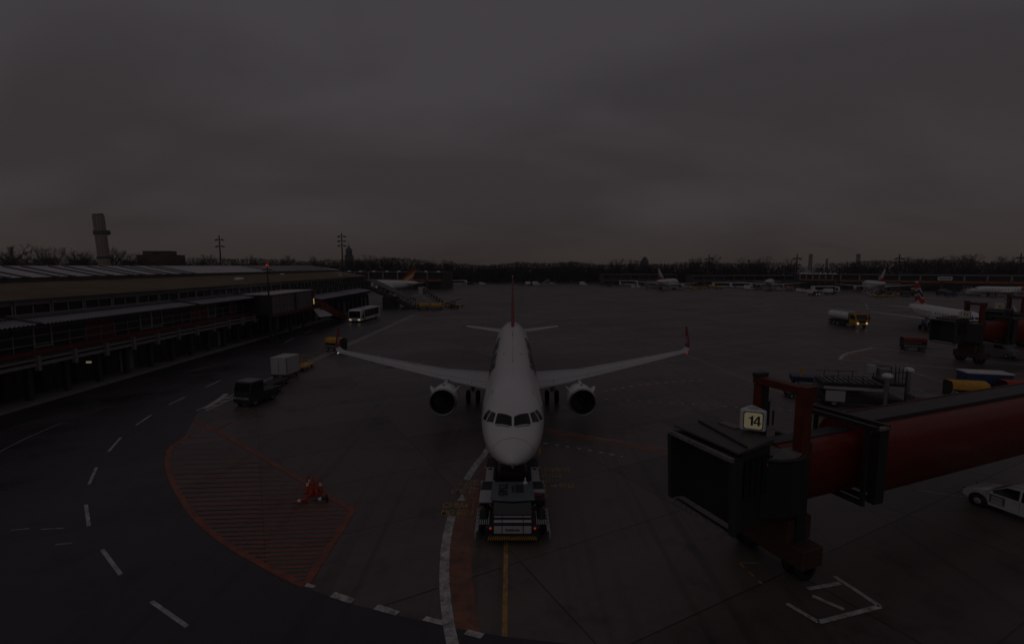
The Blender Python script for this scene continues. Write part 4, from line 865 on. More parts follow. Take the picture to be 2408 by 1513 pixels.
# the mass of the wood behind and below
wd_ = MB()
for i in range(80000):
    x = rt.uniform(-520, 620); y = rt.uniform(372, 430) + max(0, -x - 60) * -.08
    if x > 215: y = rt.uniform(322, 360)
    h = 14.0 + .9 * math.sin(x * .05) + .7 * math.sin(x * .13 + 1) + (3 if x < -70 else 0) + (1.2 if x > 200 else 0); z = rt.random() ** .75 * h
    d = Vector((rt.gauss(0, .5), rt.gauss(0, .3), 1)).normalized() * rt.uniform(1.2, 2.6); wq = rt.uniform(.08, .30) * (1.6 if z < h * .75 else .9); a = rt.uniform(-.7, .7)
    u = Vector((math.cos(a), math.sin(a), 0)) * wq; p = Vector((x, y, z)); wd_.add([p - u, p + u, p + d], [(0, 1, 2)])
wood = wd_.part('woodland', twig); wood['kind'] = 'stuff'; wood['label'] = 'dark mass of the bare winter wood along the horizon'
und = MB()
for i in range(9000):
    x = rt.uniform(-520, 620); y = rt.uniform(372, 420) + max(0, -x - 60) * -.08
    if x > 215: y = rt.uniform(322, 355)
    z = rt.random() * 6; u = Vector((rt.uniform(1, 2.4), rt.uniform(-.6, .6), rt.uniform(-.5, .5))); p = Vector((x, y, z)); und.add([p - u, p + u, p + Vector((rt.uniform(-1, 1), 0, rt.uniform(1.5, 3.5)))], [(0, 1, 2)])
und = und.part('undergrowth', twig); und['kind'] = 'stuff'; und['label'] = 'dense dark undergrowth at the foot of the wood'
# ------------------------------------------------------------------ passenger bridges
roofdark = mat('bridge_roof', (0.06, 0.053, 0.058), 0.5, var=0.25, scale=1.2); cabroof = mat('cab_roof', (0.085, 0.075, 0.08), 0.5, var=0.15); cabglass = mat('bridge_dark_panel', (0.03, 0.03, 0.034), 0.45, var=0.2)
rust = mat('rusty_brown', (.08, .042, .026), .6, var=.35, scale=2)
disc = mat('dirty_disc', (0.20, 0.185, 0.17), 0.6, var=0.35, scale=2); edge_m = mat('worn_trim', (0.22, 0.20, 0.18), 0.6, var=0.5, scale=6)
def tunnel(x0, x1, hw, z0, z1, r=.55):
    secs = []
    for x in (x0, x1):
        p = [(-hw, z0), (-hw, z1 - r)] + [(-hw + r - r * math.cos(a), z1 - r + r * math.sin(a)) for a in (rad(22), rad(45), rad(68), rad(90))] + [(hw - r + r * math.sin(a), z1 - r + r * math.cos(a)) for a in (0, rad(22), rad(45), rad(68))] + [(hw, z1 - r), (hw, z0)]
        secs.append([(x, y, z) for y, z in p])
    return MB().loft(secs, smooth=True)
def bridge(label, loc, rz):
    t = thing('passenger_bridge', label, 'jet bridge', loc, rz)
    inn = tunnel(-.6, 6, .80, 3.0, 5.5, .5).part('inner_tunnel', bridge_red, t); MB().bb(-.6, 6, -.34, .34, 5.46, 5.56).part('roof_deck', roofdark, inn)
    MB().bb(.75, .95, -.84, .84, 5.0, 5.53).part('cable_strap', dark, inn)
    out_ = tunnel(4.35, 22, 1.36, 2.85, 5.85, .8).part('outer_tunnel', bridge_red, t); MB().bb(4.35, 22, -.66, .66, 5.80, 5.95).part('roof_deck', roofdark, out_)
    MB().bb(4.35, 22, -.72, -.66, 5.79, 6.0).part('deck_edge', dark, out_); MB().bb(4.35, 22, .66, .72, 5.79, 6.0).part('deck_edge', bridge_red, out_)
    for i in range(0): MB().bb(6.2 + 2.6 * i, 6.26 + 2.6 * i, -.64, .64, 5.95, 5.99).part('deck_batten', dark, out_)
    for x in (3.55, 4.3):                                        # portal frames at the telescoping joint
        fr = MB().bb(x - .09, x + .09, -1.85, 1.75, 5.98, 6.2); fr.bb(x - .09, x + .09, -1.52, -1.38, 2.7, 5.98); fr.bb(x - .09, x + .09, 1.4, 1.54, 2.7, 5.98); fr.bb(x - .09, x + .09, -1.52, 1.54, 2.5, 2.7); fr.part('joint_frame', cabglass, t)
    MB().bb(3.6, 4.25, -1.9, -1.72, 6.02, 6.14).part('joint_tie', edge_m, t); MB().bb(3.6, 4.25, 1.62, 1.8, 6.02, 6.14).part('joint_tie', edge_m, t); MB().bb(3.9, 4.5, -1.75, -1.42, 2.6, 6.0).part('side_box', cabglass, t)
    # lifting portal
    for sd in (-1, 1):
        po = MB().bb(-.24, .24, sd * 1.06 - .2, sd * 1.06 + .2, 5.1, 7.75).part('lift_post', frame_red, t); MB().bb(-.27, .27, sd * 1.06 - .23, sd * 1.06 + .23, 1.5, 5.1).part('shaded_lower_post', cabglass, t)  # lower post in near-black: its shade is put into the colour
        MB().bb(-.12, .12, sd * 1.06 - sd * .26 - .05, sd * 1.06 - sd * .26 + .05, 2.6, 7.6).part('guide_rail', dark, po)
        MB().cyl((0, sd * 1.06, .55), (0, sd * 1.06, 1.5), .18, n=12).part('lift_leg', steel, po)
    MB().bb(-.26, .26, -1.32, 1.32, 7.78, 8.1).part('portal_beam', frame_red, t, .03); MB().bb(-.34, .34, 1.0, 1.28, 8.10, 8.26).part('beam_cap', dark, t); MB().bb(-.32, .32, -1.36, -1.04, 7.5, 8.16).part('beam_bracket', frame_red, t); MB().bb(-.3, .3, -1.2, 1.2, 2.55, 2.85).part('cross_beam', frame_red, t)
    bo = MB().bb(-.6, .6, -1.9, 1.9, .65, 1.5).part('bogie', rust, t, .05); MB().bb(-.7, .7, -1.2, 1.2, 1.5, 2.5).part('drive_box', rust, t)
    for sd in (-1, 1):
        for dy in (-.28, .28): MB().lathe([(-.16, .3), (-.15, .5), (-.08, .55), (.08, .55), (.15, .5), (.16, .3)], (0, sd * 1.3 + dy, .55), axis='Y', n=18).part('wheel', black, bo)
    # rotunda and cab
    MB().lathe([(2.9, 1.45), (5.2, 1.45), (5.32, 1.55), (5.36, 1.5), (5.36, .01)], (-1.0, -.1, 0), axis='Z', n=28, smooth=False).part('rotunda', cabglass, t); MB().cyl((-1.0, -.1, 5.36), (-1.0, -.1, 5.40), 1.42, n=28).part('rotunda_lid', disc, t)
    cab = MB().add([(-3.48, -1.26, 2.75), (-1.6, -.9, 2.75), (-1.6, 1.95, 2.75), (-3.48, 2.02, 2.75), (-3.48, -1.26, 5.85), (-1.6, -.9, 5.85), (-1.6, 1.95, 5.85), (-3.48, 2.02, 5.85)], [(3, 2, 1, 0), (4, 5, 6, 7), (0, 1, 5, 4), (1, 2, 6, 5), (2, 3, 7, 6), (3, 0, 4, 7)]).part('cab', cabglass, t)
    MB().add([(-3.85, -1.42, 5.9), (-1.5, -.95, 5.9), (-1.5, 2.05, 5.9), (-3.85, 2.2, 5.9), (-3.85, -1.42, 5.98), (-1.5, -.95, 6.06), (-1.5, 2.05, 6.06), (-3.85, 2.2, 5.98)], [(3, 2, 1, 0), (4, 5, 6, 7), (0, 1, 5, 4), (1, 2, 6, 5), (2, 3, 7, 6), (3, 0, 4, 7)]).part('cab_roof', cabroof, cab)
    MB().bar((-3.2, -1.2, 6.05), (-2.6, 2.05, 6.08), .07).part('roof_seam', dark, cab)
    MB().bb(-2.0, -1.55, .6, 1.5, 6.06, 6.1).part('roof_hatch', edge_m, cab)
    for i in range(5): MB().bb(-3.4 + .36 * i, -3.16 + .36 * i, -1.36 + .05 * i, -1.28 + .07 * i, 4.0, 5.5).part('cab_window', glass, cab)
    for k in range(7):                                            # bellows: nested folds flaring to the opening
        x = -3.5 - .07 * k; g_ = .03 * (k % 2) + .02 * k
        mb = MB(); y0, y1, z0, z1 = -1.3 - g_, 2.1 + g_, 2.72, 5.72 + g_ * .3
        mb.bb(x - .045, x + .045, y0, y0 + .22, z0, z1); mb.bb(x - .045, x + .045, y1 - .22, y1, z0, z1); mb.bb(x - .045, x + .045, y0 + .22, y1 - .22, z1 - .22, z1)
        mb.part('bellows_fold', bellows, t)
    MB().bar((-4.12, -1.42, 5.72), (-4.12, 2.12, 5.72), .16).part('hood_lip', edge_m, t)
    for y_ in (-1.4, 2.1): MB().bar((-3.95, y_, 2.7), (-4.12, y_, 5.66), .17, .22).part('hood_pad', bellows, t)
    MB().bar((-3.97, -1.42, 2.62), (-3.97, 2.12, 2.62), .13).part('bumper_rail', edge_m, t); MB().bb(-3.9, -3.6, -1.3, 2.05, 2.5, 2.6).part('cab_floor', dark, t)
    MB().lathe([(0, .07), (.08, .06), (.12, .01)], (-1.95, -1.1, 5.1), axis='Z', n=8).part('marker_lamp', lamp_r, cab)
    # service stair hanging on the far side
    st_ = MB().bar((1.2, 1.9, 3.0), (4.6, 1.9, .3), .1, .25); st_.part('stair_stringer', dark, t); MB().bar((1.2, 1.95, 4.0), (4.6, 1.95, 1.3), .05).part('handrail', lgrey, t)
    for i in range(3): MB().bar((.9 + .3 * i, 1.6, 5.5), (.9 + .3 * i, 1.6, 7.2 - .5 * i), .06).part('rail_post', dark, t)
    return t
R22 = rad(22)
bridge('near red passenger bridge with black bellows cab retracted from the middle airliner', (11.65, 20.8, 0), R22)
bridge('middle distance red passenger bridge whose cab hides part of the regional jet', (62.7, 66.6, 0), rad(4))
bridge('farthest red passenger bridge docked at the regional jet nose', (82.6, 80.6, 0), rad(8))
face = mat('lit_sign_face', (0.78, 0.70, 0.45), 0.4, var=0.06, scale=1.2, emit=(1, 0.85, 0.5), es=0.10)
def arc_band(cx, cz, r0, r1, a0, a1, n=10):
    return [(cx + r1 * math.cos(rad(a0 + (a1 - a0) * i / n)), cz + r1 * math.sin(rad(a0 + (a1 - a0) * i / n))) for i in range(n + 1)] + [(cx + r0 * math.cos(rad(a1 + (a0 - a1) * i / n)), cz + r0 * math.sin(rad(a1 + (a0 - a1) * i / n))) for i in range(n + 1)]
DIG = {'1': [[(.13, 0), (.25, 0), (.25, .72), (.16, .72), (.13, .62), (.02, .59), (.02, .50), (.13, .50)]],
       '4': [[(.20, 0), (.31, 0), (.31, .72), (.20, .72)], [(-.02, .15), (.20, .15), (.20, .25), (.08, .25), (.20, .53), (.20, .72), (-.02, .27)], [(.31, .15), (.38, .15), (.38, .25), (.31, .25)]],
       '2': [arc_band(.17, .53, .09, .20, 180, -30), [(.34, .43), (.25, .47), (-.03, .10), (-.03, 0), (.10, .10)], [(-.03, 0), (.37, 0), (.37, .10), (.10, .10)]],
       '3': [arc_band(.16, .53, .09, .20, 160, -90), arc_band(.16, .20, .09, .20, 90, -160)]}
face2 = mat('dim_sign_face', (0.62, 0.55, 0.42), 0.4, var=0.06, scale=1.2, emit=(1, 0.8, 0.5), es=0.015)
def stand_sign(num, loc, rz, label, s=1.0, pole=.3, face=face):
    t = thing('stand_sign', label, 'sign', loc, rz, 'stand number signs'); n = []; a_ = .62 * s          # three-sided box with rounded corners, one face towards -y
    for k in range(3):
        c = Vector((math.cos(rad(90 + 120 * k)), math.sin(rad(90 + 120 * k)))) * (a_ * .86)
        for q in (-50, -20, 20, 50): n.append((c.x + .17 * s * math.cos(rad(90 + 120 * k + q)), c.y + .17 * s * math.sin(rad(90 + 120 * k + q))))
    MB().prism(n, pole, pole + 1.08 * s).part('sign_box', white, t, .05 * s); yf = -a_ * .86 * .5 - .17 * s
    for k in range(3):
        M = Matrix.Rotation(rad(120 * k), 4, 'Z'); zc_ = pole + .54 * s
        def pt(x, y, z): return M @ Vector((x, y, z))
        h = .43 * s; fp = MB(); fo = MB()
        for hh, mb, yy in ((h * 1.1, fo, yf - .012), (h, fp, yf - .022)):
            ring = []
            for sx, sz, a0 in ((1, 1, 0), (-1, 1, 90), (-1, -1, 180), (1, -1, 270)):
                for q in (0, 45, 90): ring.append(pt(sx * (hh - .1 * s) + .1 * s * math.cos(rad(a0 + q)), yy, zc_ + sz * (hh - .1 * s) + .1 * s * math.sin(rad(a0 + q))))
            mb.add(ring, [tuple(range(12))])
        fo.part('face_frame', dark, t); fc = fp.part('sign_face', face, t)
        for q, ch in enumerate(num):
            for st_ in DIG[ch]:
                mb = MB(); ox = (-.21 if q == 0 else .03) - (.02 if ch == '1' else 0)
                mb.add([pt((ox + x * .9) * 1.0 * s, yf - .03, zc_ + (z - .36) * .72 * s) for x, z in st_], [tuple(range(len(st_)))]); mb.part('digit', black, fc)
    MB().cyl((0, 0, -.1), (0, 0, pole + .05), .12 * s, n=10).part('sign_post', frame_red, t); MB().cyl((0, 0, pole + 1.08 * s), (0, 0, pole + 1.1 * s), .28 * s, n=20).part('top_cap', lgrey, t)
    return t
stand_sign('14', (10.22, 20.35, 6.05), math.atan2(10.22, -20.35) + PI + rad(4), 'large lit number sign on the near bridge cab, biggest of three', .80, .14)
stand_sign('13', (60.4, 65.6, 6.0), rad(-28), 'lit number sign on the middle distance bridge in front of the regional jet', .85, .12, face2)
stand_sign('12', (79.4, 80.2, 5.75), rad(-38), 'lit number sign on the farthest bridge', .85, .3, face2)
# ------------------------------------------------------------------ vehicles and ground gear (front towards -y)
def wheels(t, pts, r, w=.22, hub=True):
    for x, y in pts:
        wh = MB().lathe([(-w / 2, r * .55), (-w / 2, r * .88), (-w * .3, r), (w * .3, r), (w / 2, r * .88), (w / 2, r * .55)], (x, y, r), axis='X', n=16).part('wheel', black, t)
        if hub: MB().lathe([(-w * .4, .001), (-w * .46, r * .55), (w * .46, r * .55), (w * .4, .001)], (x, y, r), axis='X', n=10).part('hub', lgrey, wh)
def lamps(t, pts, r, m, ax=-1):
    for x, y, z in pts: MB().lathe([(0, r), (ax * .03, r * .9), (ax * .05, .001)], (x, y, z), axis='Y', n=10).part('headlight' if ax < 0 else 'tail_light', m, t)
def bus(label, loc, rz, m=white, lit=False, L=12.5, W=2.9, group='apron buses'):
    t = thing('apron_bus', label, 'bus', loc, rz, group); h = L / 2; w = W / 2
    MB().prof_x([(-h + .05, .35), (h, .35), (h, 2.95), (-h + .55, 2.95), (-h + .18, 2.6), (-h, 1.2), (-h, .5)], -w, w).part('body', m, t, .05)
    MB().add([(-w * .93, -h - .005, 1.05), (w * .93, -h - .005, 1.05), (w * .9, -h + .16, 2.62), (-w * .9, -h + .16, 2.62)], [(0, 1, 2, 3)]).part('windscreen', glass, t).location.y = -.02
    for sd in (-1, 1):
        x = sd * (w + .006); MB().quad((x, -h + .6, 1.25), (x, -h + 1.2, .75), (x, -h + 2.2, .75), (x, -h + 1.9, 2.65)).part('front_side_window', glass, t)
        n = 5
        for i in range(n):
            a = -h + 2.3 + (L - 3.0) * i / n; b = a + (L - 3.0) / n - .03; MB().quad((x, a - (.0), 1.0), (x, b, 1.0), (x, b, 2.65), (x, a, 2.65)).part('side_window', glass, t)
    MB().bb(-w * .5, w * .5, -h + 2.5, -h + 5.0, 2.95, 3.15).part('roof_unit', lgrey, t, .05); wheels(t, [(sd * (w - .12), y) for sd in (-1, 1) for y in (-h + 2.6, h - 2.6)], .48, .3)
    lamps(t, [(sd * w * k, -h - .04, .62) for sd in (-1, 1) for k in (.62, .82)], .14, lamp_w if lit else lgrey); MB().bb(-w * .9, w * .9, -h - .05, -h + .3, .3, .5).part('bumper', grey, t)
    return t
def van(label, loc, rz, m=white, box=False, lit=False, beacon=False, group='service vans'):
    t = thing('service_van', label, 'van', loc, rz, group)
    MB().prof_x([(-2.3, .4), (2.3, .4), (2.3, 1.95), (-.9, 1.95), (-1.45, 1.3), (-2.25, 1.1)], -.92, .92).part('body', m, t, .08)
    MB().quad((-.8, -1.44, 1.34), (.8, -1.44, 1.34), (.76, -.95, 1.9), (-.76, -.95, 1.9)).part('windscreen', glass, t).location.y = -.02
    for sd in (-1, 1): MB().quad((sd * .93, -1.3, 1.3), (sd * .93, .0, 1.3), (sd * .93, .0, 1.82), (sd * .93, -.9, 1.82)).part('side_window', glass, t)
    if box: MB().bb(-1.1, 1.1, -.6, 2.6, 1.0, 2.7).part('cargo_box', white, t, .04)
    wheels(t, [(sd * .85, y) for sd in (-1, 1) for y in (-1.5, 1.4)], .33); lamps(t, [(sd * .7, -2.28, .8) for sd in (-1, 1)], .13, lamp_w if lit else lgrey)
    if beacon: MB().cyl((0, -.3, 1.95), (0, -.3, 2.1), .12, n=8).part('beacon', orange, t)
    return t
def tractor(label, loc, rz, m=yellow, group='tow tractors'):
    t = thing('tow_tractor', label, 'tractor', loc, rz, group)
    MB().prof_x([(-1.6, .3), (1.6, .3), (1.6, .85), (.55, .9), (-.2, .95), (-1.45, 1.0), (-1.6, .85)], -.8, .8).part('body', m, t, .06)
    cb = MB().bb(-.72, .72, -.35, .9, 1.85, 1.95)
    for x in (-.68, .68):
        for y in (-.3, .85): cb.bb(x - .04, x + .04, y - .04, y + .04, .9, 1.85)
    cb.part('cab_frame', dark, t); MB().quad((-.64, -.31, 1.05), (.64, -.31, 1.05), (.64, -.29, 1.8), (-.64, -.29, 1.8)).part('windscreen', glass, t); MB().bb(-.5, .5, .3, .8, .9, 1.3).part('seat', black, t)
    wheels(t, [(sd * .75, y) for sd in (-1, 1) for y in (-1.05, 1.05)], .34); lamps(t, [(sd * .55, -1.62, .68) for sd in (-1, 1)], .1, lgrey); return t
def dolly(label, loc, rz, m=dark, rails=False, group='baggage dollies'):
    t = thing('baggage_dolly', label, 'dolly', loc, rz, group); MB().bb(-.85, .85, -1.5, 1.5, .42, .55).part('deck', m, t)
    MB().bar((0, -1.5, .4), (0, -2.6, .3), .08).part('drawbar', dark, t); wheels(t, [(sd * .7, y) for sd in (-1, 1) for y in (-1.1, 1.1)], .24, .16)
    if rails:
        for y in (-1.46, 1.46):
            e = MB().bar((-.8, y, .55), (-.8, y, 1.5), .05); e.bar((.8, y, .55), (.8, y, 1.5), .05); e.bar((-.8, y, 1.5), (.8, y, 1.5), .05); e.bar((-.8, y, 1.0), (.8, y, 1.0), .04); e.part('end_frame', m, t)
    return t
def container(label, loc, rz, m=lgrey, w=1.9, l=1.55, h=1.62, txt=None, group='air cargo containers'):
    t = thing('cargo_container', label, 'container', loc, rz, group)
    MB().prof_x([(-l / 2, 0), (l / 2, 0), (l / 2, h), (-l / 2, h)], -w / 2, w / 2).part('box', m, t, .02)
    for x in (-w / 2, w / 2):
        for y in (-l / 2, l / 2): MB().bb(x - .04, x + .04, y - .04, y + .04, 0, h + .02).part('corner_post', steel, t)
    MB().quad((-w * .42, -l / 2 - .012, .1), (w * .42, -l / 2 - .012, .1), (w * .42, -l / 2 - .012, h - .15), (-w * .42, -l / 2 - .012, h - .15)).part('door_sheet', m, t); MB().bb(-.03, .03, -l / 2 - .03, -l / 2 - .013, .1, h - .15).part('door_strap', grey, t)
    for i, (tx, z) in enumerate(txt or ()):
        MB().quad((-w * .45, -l / 2 - .016, z - .14), (w * .45, -l / 2 - .016, z - .14), (w * .45, -l / 2 - .016, z + .14), (-w * .45, -l / 2 - .016, z + .14)).part('label_strip', lgrey, t); text_part(tx, .2, black, t, (0, -l / 2 - .02, z), (PI / 2, 0, 0))
    return t
def covered_cart(label, loc, rz, m=tarp, group='covered baggage carts'):
    t = thing('baggage_cart', label, 'cart', loc, rz, group); MB().bb(-.8, .8, -1.5, 1.5, .42, .55).part('deck', dark, t)
    secs = []
    for y in (-1.5, -.7, .05, .8, 1.5):
        w_ = .03 * math.sin(y * 5); secs.append([(-.84, y, 1.25 + w_), (-.84, y, 1.72), (-.6, y, 1.95 + w_), (0, y, 2.02 - w_), (.6, y, 1.95), (.84, y, 1.70 + w_), (.84, y, 1.22)])
    MB().loft(secs, close=False, cap=False).part('tarpaulin', m, t)
    fr = MB()
    for y in (-1.46, 1.46):
        fr.bb(-.8, .8, y - .02, y + .02, .55, 1.7)
    for o in (-1.46, 1.46): MB().bb(-.8, .8, o - .02, o + .02, .55, 1.75).part('end_wall', dark, t)
    for y in (-.5, .5): MB().bar((.8, y, .55), (.8, y, 1.5), .05).part('post', dark, t); MB().bar((-.8, y, .55), (-.8, y, 1.5), .05).part('post', dark, t)
    for x in (-.8, .8): MB().bb(x - .02, x + .02, -1.44, 1.44, .55, .95).part('side_rail', grey, t)
    MB().bar((0, -1.5, .4), (0, -2.5, .3), .07).part('drawbar', dark, t); wheels(t, [(sd * .7, y) for sd in (-1, 1) for y in (-1.1, 1.1)], .24, .16); return t
def stairs(label, loc, rz, covered=False, h=3.3, m=lgrey, base=yellow, group='passenger stairs'):
    t = thing('passenger_stairs', label, 'stairs', loc, rz, group); L = h * 1.5
    for sd in (-1, 1):
        MB().bar((sd * .75, -L / 2, .45), (sd * .75, L / 2, h), .08, .3).part('stringer', m, t); MB().bar((sd * .75, -L / 2, 1.4), (sd * .75, L / 2, h + 1), .06).part('handrail', m, t)
        for i in range(4): p = Vector((sd * .75, -L / 2 + L * (i + .5) / 4, .45 + (h - .45) * (i + .5) / 4)); MB().bar(p, p + Vector((0, 0, .95)), .05).part('baluster', m, t)
    for i in range(9): MB().box((0, -L / 2 + L * i / 9, .55 + (h - .5) * i / 9), (1.45, .35, .05)).part('step', grey, t)
    MB().bb(-.9, .9, L / 2, L / 2 + 1.4, h - .12, h).part('platform', m, t); MB().bb(-.8, .8, -L / 2 + .1, L / 2, .4, .75).part('chassis', base, t)
    for x in (-.7, .7): MB().bar((x, L / 2 - .3, .7), (x, L / 2 + .6, h - .1), .12).part('support', m, t)
    wheels(t, [(sd * .75, y) for sd in (-1, 1) for y in (-L / 2 + .6, L / 2 - .5)], .36)
    if covered:
        for i in range(8):
            f_ = i / 7; c = Vector((0, -L / 2 + .4 + (L - .2) * f_, .6 + (h - .5) * f_)); ring = []
            for a in range(0, 181, 20): ring.append(c + Vector((.95 * math.cos(rad(a)), -.25, 1.2 + 1.0 * math.sin(rad(a)))))
            mb = MB()
            for p, q in zip(ring, ring[1:]): mb.bar(p, q, .09)
            mb.part('canopy_hoop', lgrey, t)
        secs = [[Vector((0, -L / 2 + .4 + (L - .2) * f_, .6 + (h - .5) * f_)) + Vector((.9 * math.cos(rad(a)), -.25, 1.15 + .95 * math.sin(rad(a)))) for a in range(0, 181, 20)] for f_ in (0, .5, 1)]
        MB().loft(secs, close=False, cap=False).part('canopy', dark, t); MB().bb(-1, 1, L / 2 - .1, L / 2 + 1.5, h, h + 2.3).part('head_cabin', lgrey, t, .06)
    return t
def belt_loader(label, loc, rz, m=yellow, group='belt loaders'):
    t = thing('belt_loader', label, 'belt loader', loc, rz, group); MB().bb(-.85, .85, -2.2, 2.0, .35, .9).part('chassis', m, t, .05); MB().bar((.25, -2.9, .8), (.25, 3.1, 2.6), .8, .22).part('conveyor', dark, t); MB().bar((.7, -2.9, 1.15), (.7, 3.1, 2.95), .05).part('handrail', m, t)
    MB().bb(-.85, -.2, -1.3, .1, .9, 1.25).part('seat_box', m, t); wheels(t, [(sd * .75, y) for sd in (-1, 1) for y in (-1.5, 1.4)], .36); return t
def cone(label, loc, group, m=cone_red):
    t = thing('traffic_cone', label, 'cone', loc, rt.random(), group); MB().bb(-.18, .18, -.18, .18, 0, .035).part('base', m, t)
    MB().lathe([(.035, .13), (.28, .085), (.28, .001)], axis='Z', n=12).part('lower_cone', m, t); MB().lathe([(.28, .086), (.42, .062), (.42, .06)], axis='Z', n=12).part('reflective_band', white if rt.random() < .75 else m, t); MB().lathe([(.42, .06), (.66, .022), (.67, .001)], axis='Z', n=12).part('tip', m, t); return t

# ---- tow vehicle under the nose
tw = mat('tug_white', (.50, .50, .52), .4, var=.1); tk = mat('tug_black', (.03, .03, .034), .5, var=.2)
TG = thing('aircraft_tug', 'low grey and black towbarless tug under the nose of the middle airliner', 'aircraft tug', (.03, 26, 0))
MB().bb(-1.3, 1.3, -3.95, .4, .3, .8).part('chassis', tk, TG, .05)
for sd in (-1, 1):
    MB().bb(min(sd * .95, sd * 1.62), max(sd * .95, sd * 1.62), .4, 4.4, .28, .85).part('cradle_arm', tk, TG, .04)
    pd = MB().bb(min(sd * 1.1, sd * 1.56), max(sd * 1.1, sd * 1.56), .75, 2.7, .85, .95).part('arm_cover', tw, TG, .03); MB().cyl((sd * 1.33, 2.4, .95), (sd * 1.33, 2.4, .962), .13, n=16).part('arm_badge', dark, pd)
    MB().bb(min(sd * 1.0, sd * 1.75), max(sd * 1.0, sd * 1.75), .3, .62, .86, 1.02).part('arm_shelf', tw, TG)
    sx = sd * 1.36; MB().bb(sx - .32, sx + .32, -1.9, .3, .8, 1.15).part('side_box', tk, TG, .04)
    if sd < 0: MB().bb(sx - .34, sx + .34, -2.3, -1.05, 1.152, 1.27).part('box_lid', tw, TG, .03)
    else: MB().bb(sx - .34, sx + .34, -1.25, -.95, 1.152, 1.27).part('box_lid', tw, TG, .03); MB().bb(sx - .2, sx + .15, -1.62, -1.5, 1.16, 1.24).part('red_strip', red_paint, TG)
    for i in range(6): MB().bb(sx + sd * .34 - .05 + sd * .0, sx + sd * .34 + .05, -3.7 + .0 * i + .36 * i, -3.5 + .36 * i, .45, .55).part('step_slat', lgrey, TG)
    for i in range(5): MB().bb(sx - .22 + .1 * i, sx - .17 + .1 * i, -3.75, -2.5, .82, .86).part('grille_bar', lgrey, TG)
    MB().bar((sd * 1.78, -3.85, .3), (sd * 1.78, -1.7, .45), .05, .3).part('side_skirt', lgrey, TG)
    MB().lathe([(0, .09), (.1, .09), (.16, .01)], (sd * 1.02, -1.75, 1.16), axis='Z', n=10).part('beacon', lamp_r, TG); MB().lathe([(0, .06), (-.03, .05), (-.05, .001)], (sd * 1.05, -3.97, .75), n=8).part('tail_light', lamp_r, TG)
    MB().lathe([(0, .04), (.06, .01)], (sd * 1.66, 3.2, .7), axis='Z', n=6).part('marker_lamp', lamp_r, TG)
    MB().bar((sd * .98, -2.6, 1.1), (sd * 1.12, -2.75, 1.3), .05).part('mirror_arm', lgrey, TG)
    for y in (-2.9, -.3): MB().lathe([(-.2, .3), (-.19, .5), (-.1, .56), (.1, .56), (.19, .5), (.2, .3)], (sd * 1.42, y, .56), axis='X', n=20).part('wheel', black, TG)
hd_ = MB().prof_x([(-4.05, .35), (-3.2, .35), (-3.2, 1.14), (-3.72, 1.12), (-4.02, 1.0)], -.92, .92).part('bonnet', tk, TG, .03)
for x0, x1 in ((-.88, -.52), (-.48, .48), (.52, .88)): MB().quad((x0, -3.98, 1.035), (x1, -3.98, 1.035), (x1, -3.55, 1.135), (x0, -3.55, 1.135)).part('bonnet_panel', tw, hd_).location.z = .008; MB().quad((x0, -4.06, .55), (x1, -4.06, .55), (x1, -4.045, .92), (x0, -4.045, .92)).part('front_panel', tw, hd_).location.y = -.012
text_part('Goldhofer', .17, dark, hd_, (0, -4.078, .72), (PI / 2, 0, 0), bold=.004)
MB().prof_x([(-3.5, 1.0), (-3.45, 1.16), (-3.05, 1.72), (-1.3, 1.76), (-1.2, 1.0)], -.93, .93).part('cab', glass, TG, .02)
rf = MB().add([(-1.08, -3.22, 1.74), (0, -3.34, 1.74), (1.08, -3.22, 1.74), (1.05, -1.35, 1.8), (-1.05, -1.35, 1.8), (-1.08, -3.22, 1.8), (0, -3.34, 1.8), (1.08, -3.22, 1.8), (1.05, -1.35, 1.86), (-1.05, -1.35, 1.86)], [(4, 3, 2, 1, 0), (5, 6, 7, 8, 9), (0, 1, 6, 5), (1, 2, 7, 6), (2, 3, 8, 7), (3, 4, 9, 8), (4, 0, 5, 9)]).part('cab_roof', tug_blue, TG, .02)
text_part('T565', .62, black, rf, (-.5, -2.25, 1.87), (0, 0, -PI / 2), bold=.012); text_part('Goldhofer', .2, black, rf, (.02, -2.2, 1.87), (0, 0, -PI / 2))
MB().bb(.15, .55, -2.5, -1.75, 1.845, 1.885).part('roof_hatch', dark, rf); MB().lathe([(0, .12), (.06, .12), (.08, .04), (.3, .03), (.3, .001)], (.66, -1.5, 1.85), axis='Z', n=12).part('aerial', white, rf)
MB().bb(-1.25, 1.25, -4.2, -4.0, .28, .5).part('bumper', tk, TG)
for i in range(22):
    x = -1.18 + .108 * i; s_ = .06 if x > 0 else -.06
    MB().add([(x, -4.206, .3), (x + .05, -4.206, .3), (x + .05 - s_, -4.206, .48), (x - s_, -4.206, .48)], [(0, 1, 2, 3)]).part('hazard_stripe', yellow, TG)
MB().bb(-.75, .75, 2.6, 4.3, .25, .45).part('nose_wheel_cradle', tk, TG)
